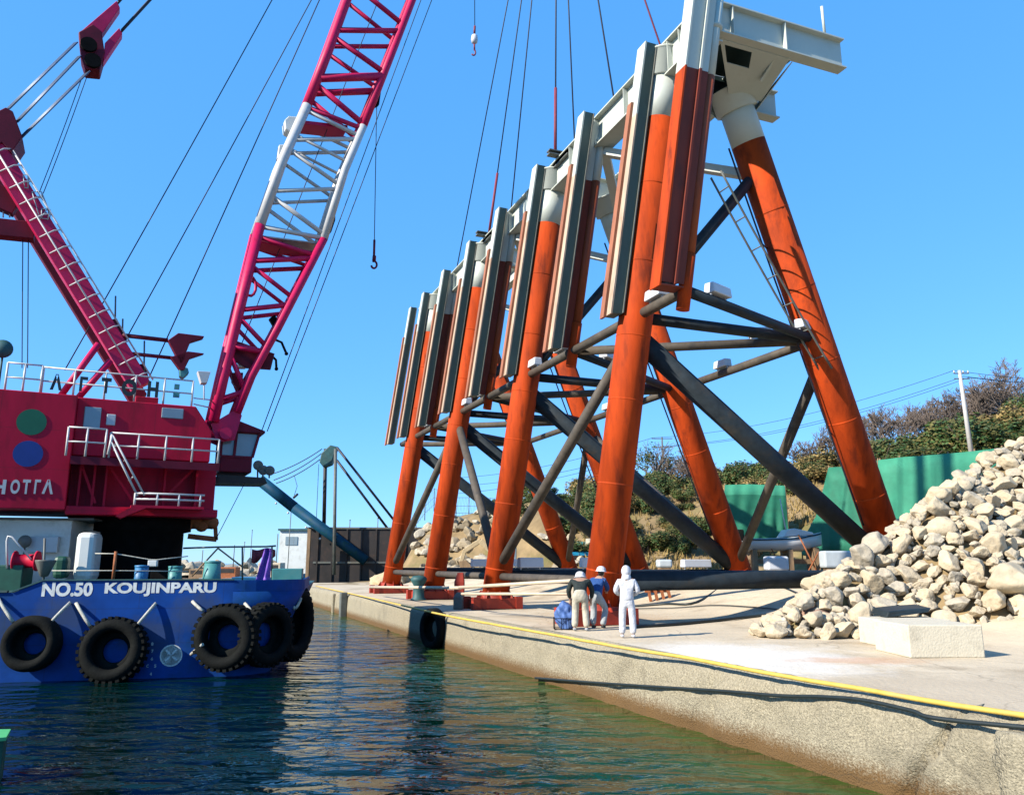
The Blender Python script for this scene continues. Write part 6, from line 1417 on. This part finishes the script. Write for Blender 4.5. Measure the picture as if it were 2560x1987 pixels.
    def boat(x, y, Yb_, ln, label, house=True, m='boatw', hm='boatw'):
        p = FX(x, y, Yb_); p.z = -1.3; t = thing('fishing_boat', p, label, 'boat')
        mb = MB(); rows = []
        for u, w, z in ((-.5, .16, .13), (-.2, .18, .12), (.15, .17, .14), (.38, .10, .18), (.5, .01, .22)):
            u *= ln; w *= ln; z *= ln; rows.append(mb.add([p + V((u, -w, z)), p + V((u, -w * .6, -.2)), p + V((u, w * .6, -.2)), p + V((u, w, z))]))
        for a_, b_ in zip(rows, rows[1:]):
            for j in range(4): mb.face((a_ + j, a_ + (j + 1) % 4, b_ + (j + 1) % 4, b_ + j))
        mb.face([rows[0] + j for j in range(4)]); mb.build('hull', m, t, fixn=True)
        if house:
            mb = MB(); mb.box(p.x - ln * .1, p.y, p.z + ln * .2, ln * .26, ln * .2, ln * .18); mb.build('wheelhouse', hm, t, bevel=.08)
            mb = MB(); mb.box(p.x - ln * .1 + ln * .0, p.y - ln * .102, p.z + ln * .235, ln * .2, .04, ln * .06); mb.build('window', 'hullb', t)
            mb = MB(); mb.tube(p + V((-ln * .05, 0, ln * .28)), p + V((-ln * .05, 0, ln * .62)), .06, n=6); mb.build('mast', 'steelg', t)
        return t
    boat(590, 1430, 112, 9, 'low pale fishing boat moored left of the purple sheet across the harbour', True, 'boatw', 'orange')
    boat(510, 1430, 116, 8, 'small boat with brown wheelhouse moored under the bow handrail', True, 'wood', 'wood')
    boat(700, 1430, 104, 11, 'fishing boat with pale wheelhouse moored before the dark work barge', True, 'bluep', 'cream')
    # pale gantry frame / net store seen left of the dark barge
    p0, p1 = FX(696, 1400, 108), FX(768, 1400, 108); zt = FX(730, 1326, 108).z; t = thing('net_shed', V((p0.x, 108, -1.3)), 'pale green walled shed with flat roof left of the dark work barge', 'shed')
    mb = MB(); mb.obox(V((p0.x, 108, -1.4)), V((p1.x - p0.x, 0, 0)), V((0, 5, 0)), Z * (zt + 1.4)); mb.build('wall', 'shade', t); mb = MB(); mb.obox(V((p0.x - .2, 107.7, zt)), V((p1.x - p0.x + .4, 0, 0)), V((0, 5.6, 0)), Z * .25); mb.build('roof', 'deckgreen', t)
    mb = MB(); mb.obox(V((p0.x + .8, 107.92, zt - 1.9)), V((1.6, 0, 0)), V((0, .07, 0)), Z * 1.1); mb.build('window', 'glass', t)
    for x, y0, y1, Yp in ((720, 1256, 1400, 100), (625, 1325, 1400, 120), (608, 1355, 1400, 122), (873, 1300, 1325, 96), (943, 1295, 1325, 96)):
        mb = MB(); b = D(x, y1, Yp); tp_ = D(x + 1, y0, Yp); b.z = -1.3 if x < 760 else 0; mb.tube(b, V((b.x + .05, b.y, tp_.z)), .05, n=6); mb.ball(V((b.x + .05, b.y, tp_.z)), .09, 8); tag(mb.build('thin_mast', 'steelg', None, origin=b), {720: 'tallest pale thin mast standing before the green roofed shed', 625: 'thin mast above the breakwater under the sky, right one of two', 608: 'thin mast above the breakwater under the sky, left one of two', 873: 'short lamp post above the dark work barge, left one', 943: 'short lamp post above the dark work barge, right one'}[x], 'mast')
    # light green boat corner at the lower left
    p = D(-40, 1850, 12.5); t = thing('green_skiff', V((p.x, p.y, -1.3)), 'corner of a bright green boat cut by the left edge of the picture', 'boat')
    c1 = D(10, 1850, 12.5); mb = MB(); mb.prism([V((c1.x, c1.y, -1.6)), V((c1.x - .25, c1.y + .5, -1.6)), V((c1.x - 3.2, c1.y + .3, -1.6)), V((c1.x - 3.2, c1.y - .9, -1.6)), V((c1.x - 1.0, c1.y - .6, -1.6))], Z * (c1.z + 1.6)); mb.build('hull', 'dkgreen', t)
    mb = MB(); mb.prism([V((c1.x + .04, c1.y - .02, c1.z)), V((c1.x - .25, c1.y + .56, c1.z)), V((c1.x - 3.2, c1.y + .36, c1.z)), V((c1.x - 3.2, c1.y - .96, c1.z)), V((c1.x - 1.0, c1.y - .66, c1.z))], Z * .05); mb.build('deck', 'greenb', t)
backdrop()
